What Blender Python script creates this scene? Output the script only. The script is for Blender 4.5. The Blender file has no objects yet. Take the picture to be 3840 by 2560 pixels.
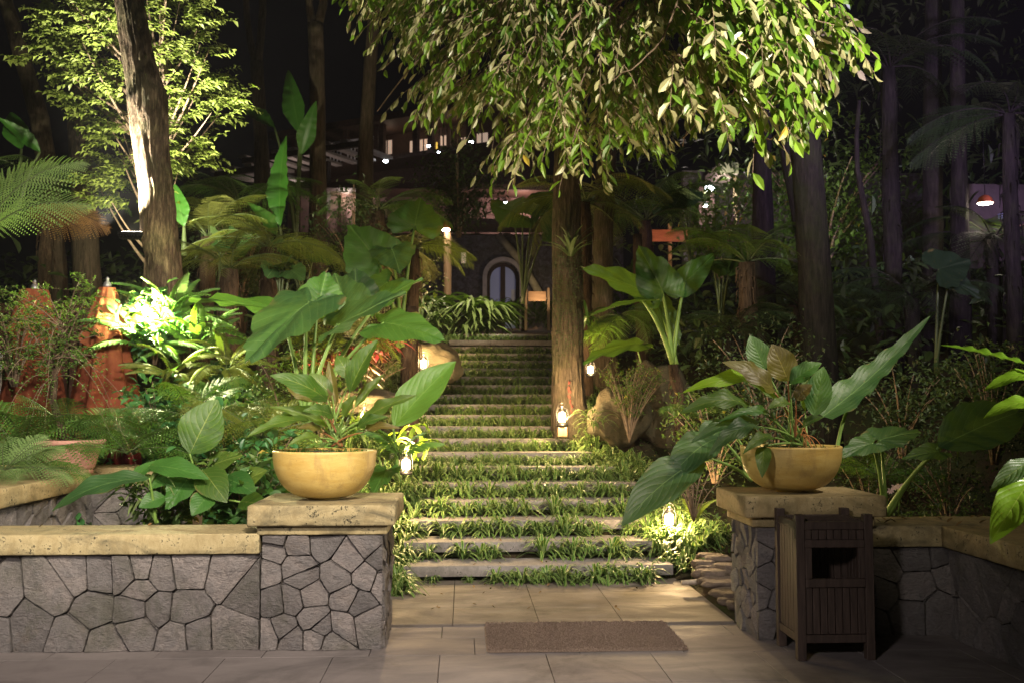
import bpy, math, random
import numpy as np
from mathutils import Vector, Matrix, noise

# ------------------------------------------------------------------ camera, night sky, lamps
S = bpy.context.scene
COL = S.collection
cd = bpy.data.cameras.new("camera"); cam = bpy.data.objects.new("camera", cd); COL.objects.link(cam)
cam.location = (0, 0, 1.5)
cam.rotation_euler = (math.radians(90 + 3.6), 0, math.radians(-2.79))
cd.lens = 35; cd.sensor_width = 36; cd.clip_start = 0.05; cd.clip_end = 400
cd.dof.use_dof = True; cd.dof.focus_distance = 7.0; cd.dof.aperture_fstop = 3.6
S.camera = cam
w = bpy.data.worlds.new("World"); S.world = w; w.use_nodes = True
bg = w.node_tree.nodes['Background']; bg.inputs[0].default_value = (0.35, 0.33, 0.5, 1); bg.inputs[1].default_value = 0.003
S.view_settings.view_transform = 'Standard'; S.view_settings.look = 'None'
S.view_settings.exposure = 0.0; S.view_settings.gamma = 1.0
S.render.engine = 'CYCLES'
S.cycles.use_denoising = True
S.cycles.max_bounces = 5; S.cycles.diffuse_bounces = 2; S.cycles.glossy_bounces = 2
S.cycles.transmission_bounces = 3; S.cycles.transparent_max_bounces = 8
S.cycles.sample_clamp_indirect = 4.0
S.cycles.use_light_tree = True

def lamp(name, kind, loc, power, col, target=None, size=60, blend=.4, radius=.05, parent=None):
    ld = bpy.data.lights.new(name, kind); ld.energy = power; ld.color = col
    ld.shadow_soft_size = radius
    o = bpy.data.objects.new(name, ld); COL.objects.link(o); o.location = loc
    if kind == 'SPOT':
        ld.spot_size = math.radians(size); ld.spot_blend = blend
        o.rotation_euler = (Vector(target) - Vector(loc)).to_track_quat('-Z', 'Y').to_euler()
    return o
WARM = (1.0, .78, .52); WHITE = (1.0, .88, .72); AMBER = (1.0, .66, .30)
# flood lamps out of view, and added spots that brighten single areas
lamp('terrace_flood', 'SPOT', (0.3, 1.8, 4.4), 1700, (1, .84, .70), (-2.1, 6.1, .1), 76, .4, .03)
lamp('front_fill', 'SPOT', (-2.2, -.5, 3.4), 1150, (1, .88, .84), (-1.3, 5.2, 0), 74, .9, .25)  # added fill for the front paving and the bin, no fixture known
lamp('stair_flood', 'SPOT', (4.4, 4.7, 4.6), 1000, (1, .86, .70), (1.0, 8.4, .85), 44, .75, .03)
lamp('garden_flood', 'SPOT', (-.2, 1.4, 4.6), 1250, (1, .86, .66), (-2.4, 9.4, 1.3), 50, .7, .05)
lamp('tree_flood', 'SPOT', (3.0, 5.0, 4.7), 1350, (1, .90, .72), (1.7, 8.6, 4.4), 120, .7, .04)
lamp('centre_fill', 'SPOT', (1.3, 2.2, 4.6), 1300, (1, .80, .55), (.9, 12, 1.9), 26, .8, .04)  # unseen warm spot added to brighten the big trunk and the steps
lamp('left_fill', 'SPOT', (-1.2, 1.6, 3.9), 1100, (1, .88, .70), (-3.6, 8.6, 1.7), 52, .7, .04)  # brightens the planting at left, an added spot without a fixture
lamp('side_fill', 'SPOT', (.9, 2.4, 3.9), 130, (1, .86, .62), (4.1, 7.2, 1.6), 44, .5, .04)  # weak added spot lifting the right wall and its leaves
lamp('edge_fill', 'SPOT', (4.6, 3.85, 2.15), 800, (1, .92, .78), (2.35, 4.33, 1.55), 32, .4, .03)  # added for the bright leaves at the right edge
lamp('haze_fill', 'SPOT', (4.9, 4.4, 3.4), 5600, (.70, .50, 1), (6.6, 12, 6.4), 64, 1, .2)  # added beam that tints the haze violet at upper right
lamp('violet_fill', 'SPOT', (9.5, 8.5, 9.5), 160, (.66, .45, 1), (6.6, 17, 6.0), 66, 1, .3)  # added to lift the dark right-hand trees with a violet tone
lamp('clump_fill', 'SPOT', (.7, 15.7, 4.7), 800, (1, .85, .55), (-.1, 18.2, 3.1), 62, .8, .04)  # added above the stair head to brighten the strap-leaved clumps
lamp('back_glow', 'SPOT', (-1.0, 7.6, 7.5), 330, (1, .80, .50), (-1.4, 13.5, 3.2), 60, .9, .2)

F = 3733.0
_m = cam.rotation_euler.to_matrix()
def at(u, v, Y):
    """point of the garden at depth Y seen at photo pixel u, v"""
    d = _m @ Vector(((u - 1920) / F, -(v - 1280) / F, -1))
    return Vector((0, 0, 1.5)) + d * (Y / d.y)
def P(t): return at(*t)

# ------------------------------------------------------------------ materials
class N:
    def __init__(s, name):
        s.m = bpy.data.materials.new(name); s.m.use_nodes = True
        s.t = s.m.node_tree; s.t.nodes.clear()
        s.out = s.t.nodes.new('ShaderNodeOutputMaterial')
    def n(s, typ, **kw):
        x = s.t.nodes.new('ShaderNode' + typ)
        for k, v in kw.items():
            if isinstance(k, str) and hasattr(x, k): setattr(x, k, v)
        return x
    def l(s, a, b): s.t.links.new(a, b)
    def val(s, sock, v):
        if hasattr(v, 'is_linked') or isinstance(v, bpy.types.NodeSocket): s.l(v, sock)
        else: sock.default_value = v
    def noise(s, scale, detail=4, rough=.6, vec=None, dist=0):
        x = s.n('TexNoise'); x.inputs['Scale'].default_value = scale; x.inputs['Detail'].default_value = detail
        x.inputs['Roughness'].default_value = rough; x.inputs['Distortion'].default_value = dist
        if vec is not None: s.l(vec, x.inputs['Vector'])
        return x.outputs['Fac']
    def obj(s, scale=None):
        c = s.n('TexCoord').outputs['Object']
        if scale:
            m = s.n('Mapping'); m.inputs['Scale'].default_value = scale; s.l(c, m.inputs['Vector']); return m.outputs[0]
        return c
    def ramp(s, fac, stops):
        r = s.n('ValToRGB'); e = r.color_ramp.elements
        while len(e) < len(stops): e.new(.5)
        for i, (p, c) in enumerate(stops):
            e[i].position = p; e[i].color = (c[0], c[1], c[2], 1) if not isinstance(c, (int, float)) else (c, c, c, 1)
        s.l(fac, r.inputs[0]); return r.outputs[0]
    def mix(s, fac, a, b, mode='MIX'):
        x = s.n('Mix'); x.data_type = 'RGBA'; x.blend_type = mode
        s.val(x.inputs[0], fac)
        s.val(x.inputs[6], a if not isinstance(a, tuple) else (*a, 1)); s.val(x.inputs[7], b if not isinstance(b, tuple) else (*b, 1))
        return x.outputs[2]
    def math(s, op, a, b=0.0, c=0.0):
        x = s.n('Math'); x.operation = op
        s.val(x.inputs[0], a); s.val(x.inputs[1], b); s.val(x.inputs[2], c)
        return x.outputs[0]
    def attr(s, name):
        x = s.n('Attribute'); x.attribute_name = name; return x.outputs['Fac']
    def bump(s, h, strength=.5, dist=.01):
        b = s.n('Bump'); b.inputs['Strength'].default_value = strength; b.inputs['Distance'].default_value = dist
        s.l(h, b.inputs['Height']); return b.outputs[0]
    def finish(s, col, rough=.6, bump=None, spec=.4, transl=0, tcol=None, emit=None, estr=0, metal=0):
        p = s.n('BsdfPrincipled')
        s.val(p.inputs['Base Color'], col if not isinstance(col, tuple) else (*col, 1))
        s.val(p.inputs['Roughness'], rough); p.inputs['Specular IOR Level'].default_value = spec
        p.inputs['Metallic'].default_value = metal
        if bump is not None: s.l(bump, p.inputs['Normal'])
        if emit: p.inputs['Emission Color'].default_value = (*emit, 1); p.inputs['Emission Strength'].default_value = estr
        res = p.outputs[0]
        if transl:
            t = s.n('BsdfTranslucent'); s.val(t.inputs[0], tcol if tcol is not None and not isinstance(tcol, tuple) else (*(tcol or col), 1))
            mx = s.n('MixShader'); mx.inputs[0].default_value = transl
            s.l(res, mx.inputs[1]); s.l(t.outputs[0], mx.inputs[2]); res = mx.outputs[0]
        s.l(res, s.out.inputs[0]); return s.m

def m_leaf(name, lo, hi, under=None, transl=.3, rough=.42, veins=0, vcol=(.2, .3, .08), dead=0, vn=9):
    n = N(name)
    r = n.attr('rnd')
    c = n.mix(r, lo, hi)
    if dead:
        c = n.mix(n.math('GREATER_THAN', r, 1 - dead), c, (.30, .22, .03))
    bmp = None
    if veins:
        uv = n.n('UVMap'); sp = n.n('SeparateXYZ'); n.l(uv.outputs[0], sp.inputs[0])
        ax = n.math('ABSOLUTE', sp.outputs[0])
        ph = n.math('SUBTRACT', sp.outputs[1], n.math('MULTIPLY', n.math('POWER', ax, 1.35), .42))
        sw = n.math('ABSOLUTE', n.math('SINE', n.math('MULTIPLY', ph, 3.14159 * vn)))
        side = n.ramp(sw, [(.02, 1), (.16, 0)])
        mid = n.math('LESS_THAN', ax, .022)
        v = n.math('MAXIMUM', n.math('MULTIPLY', side, .55), mid)
        blot = n.noise(9, 3, .6, n.obj())
        c = n.mix(n.math('MULTIPLY', blot, .45), c, (lo[0] * .5, lo[1] * .55, lo[2] * .5))
        c = n.mix(n.math('MULTIPLY', v, veins), c, vcol)
        sp_ = n.noise(46, 3, .6, n.obj()); pat = n.noise(6, 3, .6, n.obj())
        c = n.mix(n.math('MULTIPLY', n.ramp(sp_, [(.66, 0), (.72, 1)]), .6), c, (.16, .12, .03))
        edge = n.math('MULTIPLY', n.ramp(ax, [(.86, 0), (1.0, 1)]), n.ramp(pat, [(.55, 0), (.66, 1)]))
        c = n.mix(edge, c, (.12, .10, .035))
        bmp = n.bump(n.math('ADD', n.math('POWER', sw, .5), n.math('MULTIPLY', blot, 3)), .22, .010)
    tc = n.mix(.5, c, (.20, .34, .02))
    if under:
        g = n.n('NewGeometry'); c = n.mix(g.outputs['Backfacing'], c, n.mix(r, under, tuple(x * .6 for x in under)))
    return n.finish(c, rough, bmp, .45, transl, tc)

def m_bark(name, a, b, moss=0, scale=1.0, red=False):
    n = N(name)
    big = n.noise(3.5 * scale, 6, .65, n.obj((1, 1, .35)), .6)
    fin = n.noise(26 * scale, 5, .7, n.obj((1.6, 1.6, .22)), .3)
    c = n.ramp(fin, [(.3, tuple(x * .35 for x in a)), (.5, a), (.72, b)])
    c = n.mix(n.ramp(big, [(.42, 0), (.62, 1)]), c, n.mix(.5, c, (a[0] * .5, a[1] * .6, a[2] * .5)))
    if moss:
        c = n.mix(n.math('MULTIPLY', n.ramp(n.noise(2.2, 5, .7, n.obj()), [(.48, 0), (.62, 1)]), moss), c, (.045, .06, .018))
    h = n.math('ADD', fin, n.math('MULTIPLY', big, .8))
    return n.finish(c, .9, n.bump(h, .9, .05), .15)

def m_stone(name, lo, hi, tint=(.185, .175, .175)):
    n = N(name); r = n.attr('rnd')
    a = n.noise(7, 8, .72, n.obj(), .8); b = n.noise(38, 8, .75, n.obj((1, 1, 2.4)), .6)
    c = n.mix(r, lo, hi)
    c = n.mix(n.ramp(a, [(.4, 0), (.66, 1)]), c, tint)
    c = n.mix(n.math('MULTIPLY', n.ramp(b, [(.35, 1), (.55, 0)]), .55), c, tuple(x * .5 for x in lo))
    c = n.mix(n.math('MULTIPLY', n.ramp(n.noise(3, 6, .7, n.obj()), [(.6, 0), (.72, 1)]), .35), c, (.20, .15, .10))
    c = n.mix(n.math('MULTIPLY', n.ramp(n.noise(1.6, 7, .72, n.obj(), .6), [(.52, 0), (.66, 1)]), .5), c, (.060, .065, .035))
    h = n.math('ADD', n.math('MULTIPLY', a, 1.2), n.math('MULTIPLY', b, .7))
    return n.finish(c, .82, n.bump(h, 1.0, .035), .3)

def m_cement(name, base, pale, stain, amt=.5):
    n = N(name)
    a = n.noise(2.6, 8, .7, n.obj((1, 1, 2.5)), .9); b = n.noise(11, 7, .72, n.obj((1.3, 1.3, .7)), .5); d = n.noise(60, 5, .7, n.obj())
    c = n.mix(n.ramp(b, [(.38, 0), (.6, 1)]), base, pale)
    c = n.mix(n.math('MULTIPLY', n.ramp(a, [(.46, 0), (.66, 1)]), amt), c, stain)
    c = n.mix(n.ramp(n.math('MULTIPLY', b, d), [(.31, 0), (.37, 1)]), c, tuple(x * .22 for x in stain))
    h = n.math('ADD', b, n.math('MULTIPLY', d, .4))
    return n.finish(c, .78, n.bump(h, .45, .012), .3)

def m_plain(name, col, rough=.6, var=.25, scale=12, bump=.3, spec=.4, metal=0, stretch=(1, 1, 1)):
    n = N(name); f = n.noise(scale, 6, .65, n.obj(stretch), .4)
    c = n.mix(n.math('MULTIPLY', n.ramp(f, [(.35, 0), (.68, 1)]), 1), tuple(x * (1 - var) for x in col), tuple(min(1, x * (1 + var)) for x in col))
    return n.finish(c, rough, n.bump(f, bump, .01), spec, metal=metal)

def m_glow(name, col, s):
    n = N(name); return n.finish(col, .5, emit=col, estr=s)

M = {}
M['paving'] = None
def m_paving(name, a, b, wetcol):
    n = N(name); r = n.attr('rnd')
    f = n.noise(1.7, 6, .65, n.obj((1, 2.2, 1)), .5); g = n.noise(14, 7, .75, n.obj((1, 3.5, 1)), .5); s = n.noise(55, 4, .6, n.obj())
    c = n.mix(r, a, b)
    c = n.mix(n.math('MULTIPLY', n.ramp(f, [(.4, 0), (.65, 1)]), .55), c, wetcol)
    c = n.mix(n.math('MULTIPLY', n.ramp(g, [(.62, 0), (.74, 1)]), .4), c, tuple(min(1, x * 1.7) for x in b))
    c = n.mix(n.math('MULTIPLY', n.ramp(s, [(.68, 0), (.72, 1)]), .5), c, tuple(x * .5 for x in a))
    c = n.mix(n.math('MULTIPLY', n.ramp(n.noise(.9, 8, .75, n.obj(), 1.2), [(.5, 0), (.62, 1)]), .5), c, tuple(x * .55 for x in wetcol))
    return n.finish(c, n.ramp(f, [(.35, .62), (.65, .85)]), n.bump(g, .3, .008), .18)
M['paving'] = m_paving('paving_slate', (.145, .128, .126), (.175, .157, .153), (.105, .094, .092))
M['sand_paving'] = m_paving('sandstone_paving', (.125, .108, .092), (.155, .135, .115), (.088, .076, .064))
M['slab'] = m_cement('stair_stone', (.14, .13, .125), (.20, .185, .18), (.07, .066, .058), .6)
M['stone'] = m_stone('wall_stone', (.13, .12, .118), (.31, .275, .26))
M['mortar'] = m_plain('dark_mortar', (.055, .047, .042), .95, .4, 30)
M['cement'] = m_cement('coping_cement', (.27, .205, .095), (.36, .29, .15), (.13, .108, .05), .75)
M['cement_d'] = m_cement('weathered_coping', (.25, .20, .10), (.34, .285, .155), (.11, .095, .055), 1.0)
def m_bowl():
    n = N('ochre_glaze'); a = n.noise(5, 7, .65, n.obj((1, 1, 4)), .5); b = n.noise(60, 4, .7, n.obj((.5, .5, 3)))
    c = n.mix(n.ramp(a, [(.35, 0), (.65, 1)]), (.46, .31, .08), (.54, .40, .13))
    c = n.mix(n.math('MULTIPLY', n.ramp(b, [(.6, 0), (.75, 1)]), .35), c, (.36, .22, .05))
    st = n.noise(7, 6, .7, n.obj((1.5, 1.5, .5)), .4); c = n.mix(n.math('MULTIPLY', n.ramp(st, [(.52, 0), (.66, 1)]), .45), c, (.26, .17, .07))
    c = n.mix(n.math('MULTIPLY', n.ramp(n.noise(90, 3, .6, n.obj()), [(.68, 0), (.72, 1)]), .7), c, (.12, .08, .04))
    return n.finish(c, .42, n.bump(n.math('ADD', a, n.math('MULTIPLY', b, .5)), .3, .01), .4)
M['bowl'] = m_bowl()
M['soil'] = m_plain('soil', (.05, .032, .02), .95, .6, 40, .9)
def m_ground():
    n = N('garden_ground'); a = n.noise(1.2, 6, .7, n.obj(), .5); b = n.noise(22, 6, .75, n.obj())
    c = n.mix(n.ramp(a, [(.4, 0), (.6, 1)]), (.045, .03, .018), (.035, .05, .015))
    c = n.mix(n.ramp(b, [(.55, 0), (.7, 1)]), c, (.09, .06, .03))
    return n.finish(c, .95, n.bump(b, 1, .05), .15)
M['ground'] = m_ground()
M['path'] = m_plain('gravel_path', (.16, .09, .05), .95, .45, 35, .8)
M['wood'] = m_plain('dark_bin_wood', (.050, .034, .027), .55, .35, 9, .35, .4, 0, (6, 6, .6))
M['wood_red'] = m_plain('red_sign_wood', (.30, .10, .05), .6, .3, 9, .3, .3, 0, (.6, 6, 6))
M['wood_tan'] = m_plain('tan_wood', (.30, .20, .11), .7, .3, 9, .4, .3, 0, (6, 6, .5))
M['wood_bl'] = m_plain('beam_wood', (.05, .028, .02), .7, .3, 9, .4, .3)
M['plaster'] = m_plain('pale_plaster', (.42, .36, .31), .9, .25, 3)
M['plaster_y'] = m_plain('yellow_plaster', (.30, .25, .14), .9, .3, 4)
M['black'] = m_plain('black_metal', (.012, .012, .013), .35, .2, 12, .1, .5, .6)
M['grey_metal'] = m_plain('grey_metal', (.25, .25, .26), .4, .2, 12, .1, .5, .6)
M['terracotta'] = m_plain('terracotta', (.40, .21, .16), .75, .2, 5, .15)
M['shade'] = m_plain('lamp_terracotta', (.45, .11, .04), .6, .2, 8, .15)
M['bark_big'] = m_bark('grooved_bark', (.10, .078, .055), (.20, .155, .112), .5)
M['bark_spot'] = m_bark('rough_bark', (.075, .05, .033), (.23, .17, .11), .3)
M['bark_far'] = m_bark('smooth_bark', (.085, .062, .045), (.14, .10, .075), .2, .6)
M['bark_fern'] = m_bark('fibrous_bark', (.075, .048, .032), (.15, .10, .065), .0, 1.2)
M['bark_drk'] = m_bark('shaded_bark', (.018, .015, .014), (.035, .029, .026), .2, .6)  # trunks in the gloom, their shade put into the bark colour
M['boulder'] = m_stone('boulder_stone', (.09, .07, .04), (.12, .095, .055), (.05, .05, .028))
M['flag'] = m_stone('ledge_stone', (.10, .075, .06), (.17, .13, .10), (.13, .10, .09))
M['twig'] = m_plain('twig_bark', (.17, .12, .08), .8, .3, 20)
M['root'] = m_plain('orange_root', (.42, .17, .05), .7, .2, 20)
M['oak'] = m_leaf('hanging_leaf', (.035, .10, .008), (.15, .25, .020), (.40, .38, .19), .22, .36, 0, dead=.03)
M['ficus'] = m_leaf('small_leaf', (.07, .12, .012), (.16, .21, .025), (.16, .20, .04), .35, .5)
M['taro'] = m_leaf('taro_leaf', (.022, .085, .014), (.05, .15, .025), (.09, .16, .04), .28, .48, .6, (.11, .22, .05), vn=8)
M['taro_d'] = m_leaf('dull_taro_leaf', (.020, .060, .018), (.042, .105, .028), (.08, .13, .04), .2, .5, .6, (.13, .23, .07), vn=8)
M['philo'] = m_leaf('pot_leaf', (.03, .085, .010), (.085, .135, .018), (.10, .14, .03), .3, .5, .6, (.25, .30, .07), vn=7)
M['bronze'] = m_leaf('bronze_leaf', (.10, .058, .016), (.11, .095, .022), (.12, .09, .02), .3, .48, .6, (.3, .26, .08), vn=7)
M['lime'] = m_leaf('lime_leaf', (.12, .25, .015), (.20, .36, .02), (.25, .38, .06), .35, .28, .5, (.4, .5, .1), vn=7)
M['fern'] = m_leaf('fern_leaf', (.04, .12, .015), (.10, .21, .03), (.10, .17, .04), .3, .5)
M['fern_p'] = m_leaf('pale_fern_leaf', (.16, .27, .09), (.24, .36, .13), (.2, .3, .1), .35, .5)
M['fern_y'] = m_leaf('olive_fern_leaf', (.09, .12, .018), (.16, .18, .03), (.15, .16, .04), .3, .5)
M['fern_b'] = m_leaf('brown_fern_leaf', (.17, .08, .03), (.28, .15, .05), (.2, .12, .05), .3, .6)
M['ivy'] = m_leaf('ivy_leaf', (.02, .10, .03), (.06, .18, .05), (.08, .15, .05), .25, .4)
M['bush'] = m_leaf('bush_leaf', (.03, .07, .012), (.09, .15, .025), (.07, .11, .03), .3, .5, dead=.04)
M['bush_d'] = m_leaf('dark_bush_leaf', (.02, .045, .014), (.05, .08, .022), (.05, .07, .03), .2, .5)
M['strap'] = m_leaf('strap_leaf', (.03, .10, .012), (.10, .20, .03), (.16, .22, .08), .25, .35)
M['banana'] = m_leaf('banana_leaf', (.04, .15, .02), (.06, .19, .03), (.08, .17, .03), .35, .35, .35, (.2, .35, .08), vn=26)
M['redleaf'] = m_leaf('crimson_leaf', (.20, .02, .03), (.32, .05, .07), (.2, .03, .04), .3, .4)
M['deadleaf'] = m_leaf('dry_leaf', (.10, .05, .02), (.20, .12, .04), (.1, .06, .03), .1, .7)
M['petal'] = m_leaf('pink_petal', (.75, .5, .5), (.85, .65, .62), (.8, .6, .6), .3, .5)
def m_spider():
    n = N('striped_leaf'); r = n.attr('rnd')
    uv = n.n('UVMap'); sp = n.n('SeparateXYZ'); n.l(uv.outputs[0], sp.inputs[0])
    e = n.math('GREATER_THAN', n.math('ABSOLUTE', sp.outputs[0]), .58)
    c = n.mix(e, n.mix(r, (.03, .10, .012), (.07, .16, .02)), n.mix(r, (.20, .28, .09), (.30, .37, .14)))
    return n.finish(c, .45, None, .4, .28, c)
M['spider'] = m_spider()
def m_stem(name, a, b):
    n = N(name); r = n.noise(6, 3, .5, n.obj()); return n.finish(n.mix(r, a, b), .4, None, .4, .12, b)
M['stem'] = m_stem('green_stalk', (.10, .20, .03), (.22, .34, .09))
M['stem_d'] = m_stem('dark_stalk', (.05, .08, .03), (.10, .13, .05))
M['stem_r'] = m_stem('red_stalk', (.30, .08, .04), (.25, .16, .05))
def m_cloth():
    n = N('red_canvas'); f = n.noise(1.2, 3, .5, n.obj())
    wv = n.noise(90, 2, .5, n.obj((1, 1, 1)))
    c = n.mix(n.ramp(f, [(.4, 0), (.65, 1)]), (.17, .045, .022), (.25, .085, .035))
    return n.finish(c, .85, n.bump(wv, .2, .003), .2, .15, (.5, .1, .04))
M['canvas'] = m_cloth()
M['crimson'] = m_plain('crimson_cloth', (.13, .01, .02), .9, .3, 4)
def m_mat():
    n = N('pile_mat'); f = n.noise(230, 3, .7, n.obj()); g = n.noise(4, 4, .6, n.obj())
    c = n.mix(n.ramp(f, [(.38, 0), (.62, 1)]), (.11, .08, .062), (.46, .36, .285))
    c = n.mix(n.math('MULTIPLY', g, .35), c, (.12, .08, .06))
    return n.finish(c, .95, n.bump(f, 1, .02), .1)
M['mat'] = m_mat()
M['glow'] = m_glow('lantern_light', (1, .72, .36), 13)
M['glow_w'] = m_glow('bulb_light', (1, .9, .75), 30)
M['glow_c'] = m_glow('cool_bulb_light', (.85, .95, 1), 30)
M['win'] = m_glow('lit_window', (.85, .62, .46), .42)
M['win_d'] = m_glow('dim_window', (.45, .5, .75), .03)
M['win_y'] = m_glow('yellow_lamp', (1, .65, .1), .9)
def m_glass():
    n = N('dark_glass'); return n.finish((.012, .014, .022), .12, None, .5)
M['dglass'] = m_glass()
M['petiole'] = M['stem']

# ------------------------------------------------------------------ mesh builder
RND = random.Random(5)
class MB:
    def __init__(s): s.v = []; s.f = []; s.uv = []; s.r = []; s.mi = []; s.cur = 0
    def vert(s, p, uv=(0, 0), r=0.5):
        s.v.append((p[0], p[1], p[2])); s.uv.append(uv); s.r.append(r); return len(s.v) - 1
    def face(s, *i): s.f.append(i); s.mi.append(s.cur)
    def box(s, c, d, r=.5, rot=None, bev=0):
        x, y, z = (a / 2 for a in d); b = len(s.v)
        c = Vector(c)
        if bev <= 0:
            pts = [(-x, -y, -z), (x, -y, -z), (x, y, -z), (-x, y, -z), (-x, -y, z), (x, -y, z), (x, y, z), (-x, y, z)]
            fs = [(0, 3, 2, 1), (4, 5, 6, 7), (0, 1, 5, 4), (1, 2, 6, 5), (2, 3, 7, 6), (3, 0, 4, 7)]
        else:
            pts = []; idx = {}
            for sx in (-1, 1):
                for sy in (-1, 1):
                    for sz in (-1, 1):
                        for a in range(3):
                            p = [sx * (x - bev), sy * (y - bev), sz * (z - bev)]; p[a] = (sx * x, sy * y, sz * z)[a]
                            idx[(sx, sy, sz, a)] = len(pts); pts.append(tuple(p))
            fs = []
            for a in range(3):
                o1, o2 = (a + 1) % 3, (a + 2) % 3
                for sg in (-1, 1):
                    q = []
                    for s1, s2 in ((-1, -1), (1, -1), (1, 1), (-1, 1)):
                        k = [0, 0, 0]; k[a] = sg; k[o1] = s1; k[o2] = s2; q.append(idx[(*k, a)])
                    fs.append(tuple(q if sg > 0 else q[::-1]))
            for a in range(3):   # edges along axis a
                o1, o2 = (a + 1) % 3, (a + 2) % 3
                for s1 in (-1, 1):
                    for s2 in (-1, 1):
                        def K(sa, ax):
                            k = [0, 0, 0]; k[a] = sa; k[o1] = s1; k[o2] = s2; return idx[(*k, ax)]
                        q = (K(-1, o1), K(1, o1), K(1, o2), K(-1, o2))
                        fs.append(q if s1 * s2 < 0 else q[::-1])
            for sx in (-1, 1):
                for sy in (-1, 1):
                    for sz in (-1, 1):
                        q = (idx[(sx, sy, sz, 0)], idx[(sx, sy, sz, 1)], idx[(sx, sy, sz, 2)])
                        fs.append(q if sx * sy * sz > 0 else q[::-1])
        for p in pts:
            p = Vector(p)
            if rot is not None: p = rot @ p
            s.vert(c + p, r=r)
        for f in fs: s.face(*[b + i for i in f])
    def tube(s, pts, rad, n=8, cap=True, jit=0, r=.5, flat=1.0):
        pts = [Vector(p) for p in pts]
        if not hasattr(rad, '__len__'): rad = [rad] * len(pts)
        prev = None; rings = []
        for i, p in enumerate(pts):
            d = (pts[min(i + 1, len(pts) - 1)] - pts[max(i - 1, 0)]).normalized()
            a = Vector((0, 0, 1)) if abs(d.z) < .9 else Vector((1, 0, 0))
            if prev is not None: a = prev
            x = (a - d * a.dot(d)).normalized(); y = d.cross(x); prev = x
            ring = []
            for k in range(n):
                t = 2 * math.pi * k / n; q = rad[i]
                if jit: q *= 1 + jit * noise.noise(Vector((math.cos(t) * 1.7, math.sin(t) * 1.7, i * .35)) * 1.5 + p)
                ring.append(s.vert(p + x * (math.cos(t) * q * flat) + y * (math.sin(t) * q), (k / n, i / len(pts)), r))
            rings.append(ring)
        for i in range(len(rings) - 1):
            for k in range(n):
                s.face(rings[i][k], rings[i][(k + 1) % n], rings[i + 1][(k + 1) % n], rings[i + 1][k])
        if cap: s.face(*rings[0][::-1]); s.face(*rings[-1])
    def lathe(s, prof, c=(0, 0, 0), n=40, wob=0):
        rings = []
        for (q, z) in prof:
            ring = []
            for k in range(n):
                t = 2 * math.pi * k / n
                qq = q * (1 + (wob * noise.noise(Vector((math.cos(t), math.sin(t), z * 3))) if wob else 0))
                ring.append(s.vert((c[0] + math.cos(t) * qq, c[1] + math.sin(t) * qq, c[2] + z), (k / n, z)))
            rings.append(ring)
        for i in range(len(rings) - 1):
            for k in range(n): s.face(rings[i][k], rings[i][(k + 1) % n], rings[i + 1][(k + 1) % n], rings[i + 1][k])
        s.face(*rings[0][::-1]); s.face(*rings[-1])
    def build(s, name, mat, parent=None, smooth=True):
        me = bpy.data.meshes.new(name)
        v = np.array(s.v, dtype=np.float32)
        me.from_pydata(s.v, [], s.f)
        li = np.empty(len(me.loops), dtype=np.int32); me.loops.foreach_get('vertex_index', li)
        ul = me.uv_layers.new(name='UVMap'); ul.data.foreach_set('uv', np.array(s.uv, dtype=np.float32)[li].ravel())
        at_ = me.attributes.new('rnd', 'FLOAT', 'POINT'); at_.data.foreach_set('value', np.array(s.r, dtype=np.float32))
        for m in (mat if isinstance(mat, (list, tuple)) else [mat]): me.materials.append(M[m])
        me.polygons.foreach_set('material_index', s.mi)
        me.polygons.foreach_set('use_smooth', [smooth] * len(s.f))
        me.update()
        o = bpy.data.objects.new(name, me); COL.objects.link(o)
        if parent is not None: o.parent = parent
        return o

def tag(o, label=None, cat=None, group=None, kind=None):
    if label: o['label'] = label
    if cat: o['category'] = cat
    if group: o['group'] = group
    if kind: o['kind'] = kind
    return o
def thing(name, label, cat, loc=(0, 0, 0), rz=0, group=None):
    o = bpy.data.objects.new(name, None); COL.objects.link(o); o.empty_display_size = .1
    o.location = loc; o.rotation_euler = (0, 0, rz)
    return tag(o, label, cat, group)
def copy_tree(o, parent=None):
    c = o.copy(); COL.objects.link(c); c.parent = parent
    for ch in list(o.children): copy_tree(ch, c)
    return c
def struct(name, mb, mat, smooth=False): return tag(mb.build(name, mat, None, smooth), kind='structure')

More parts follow.
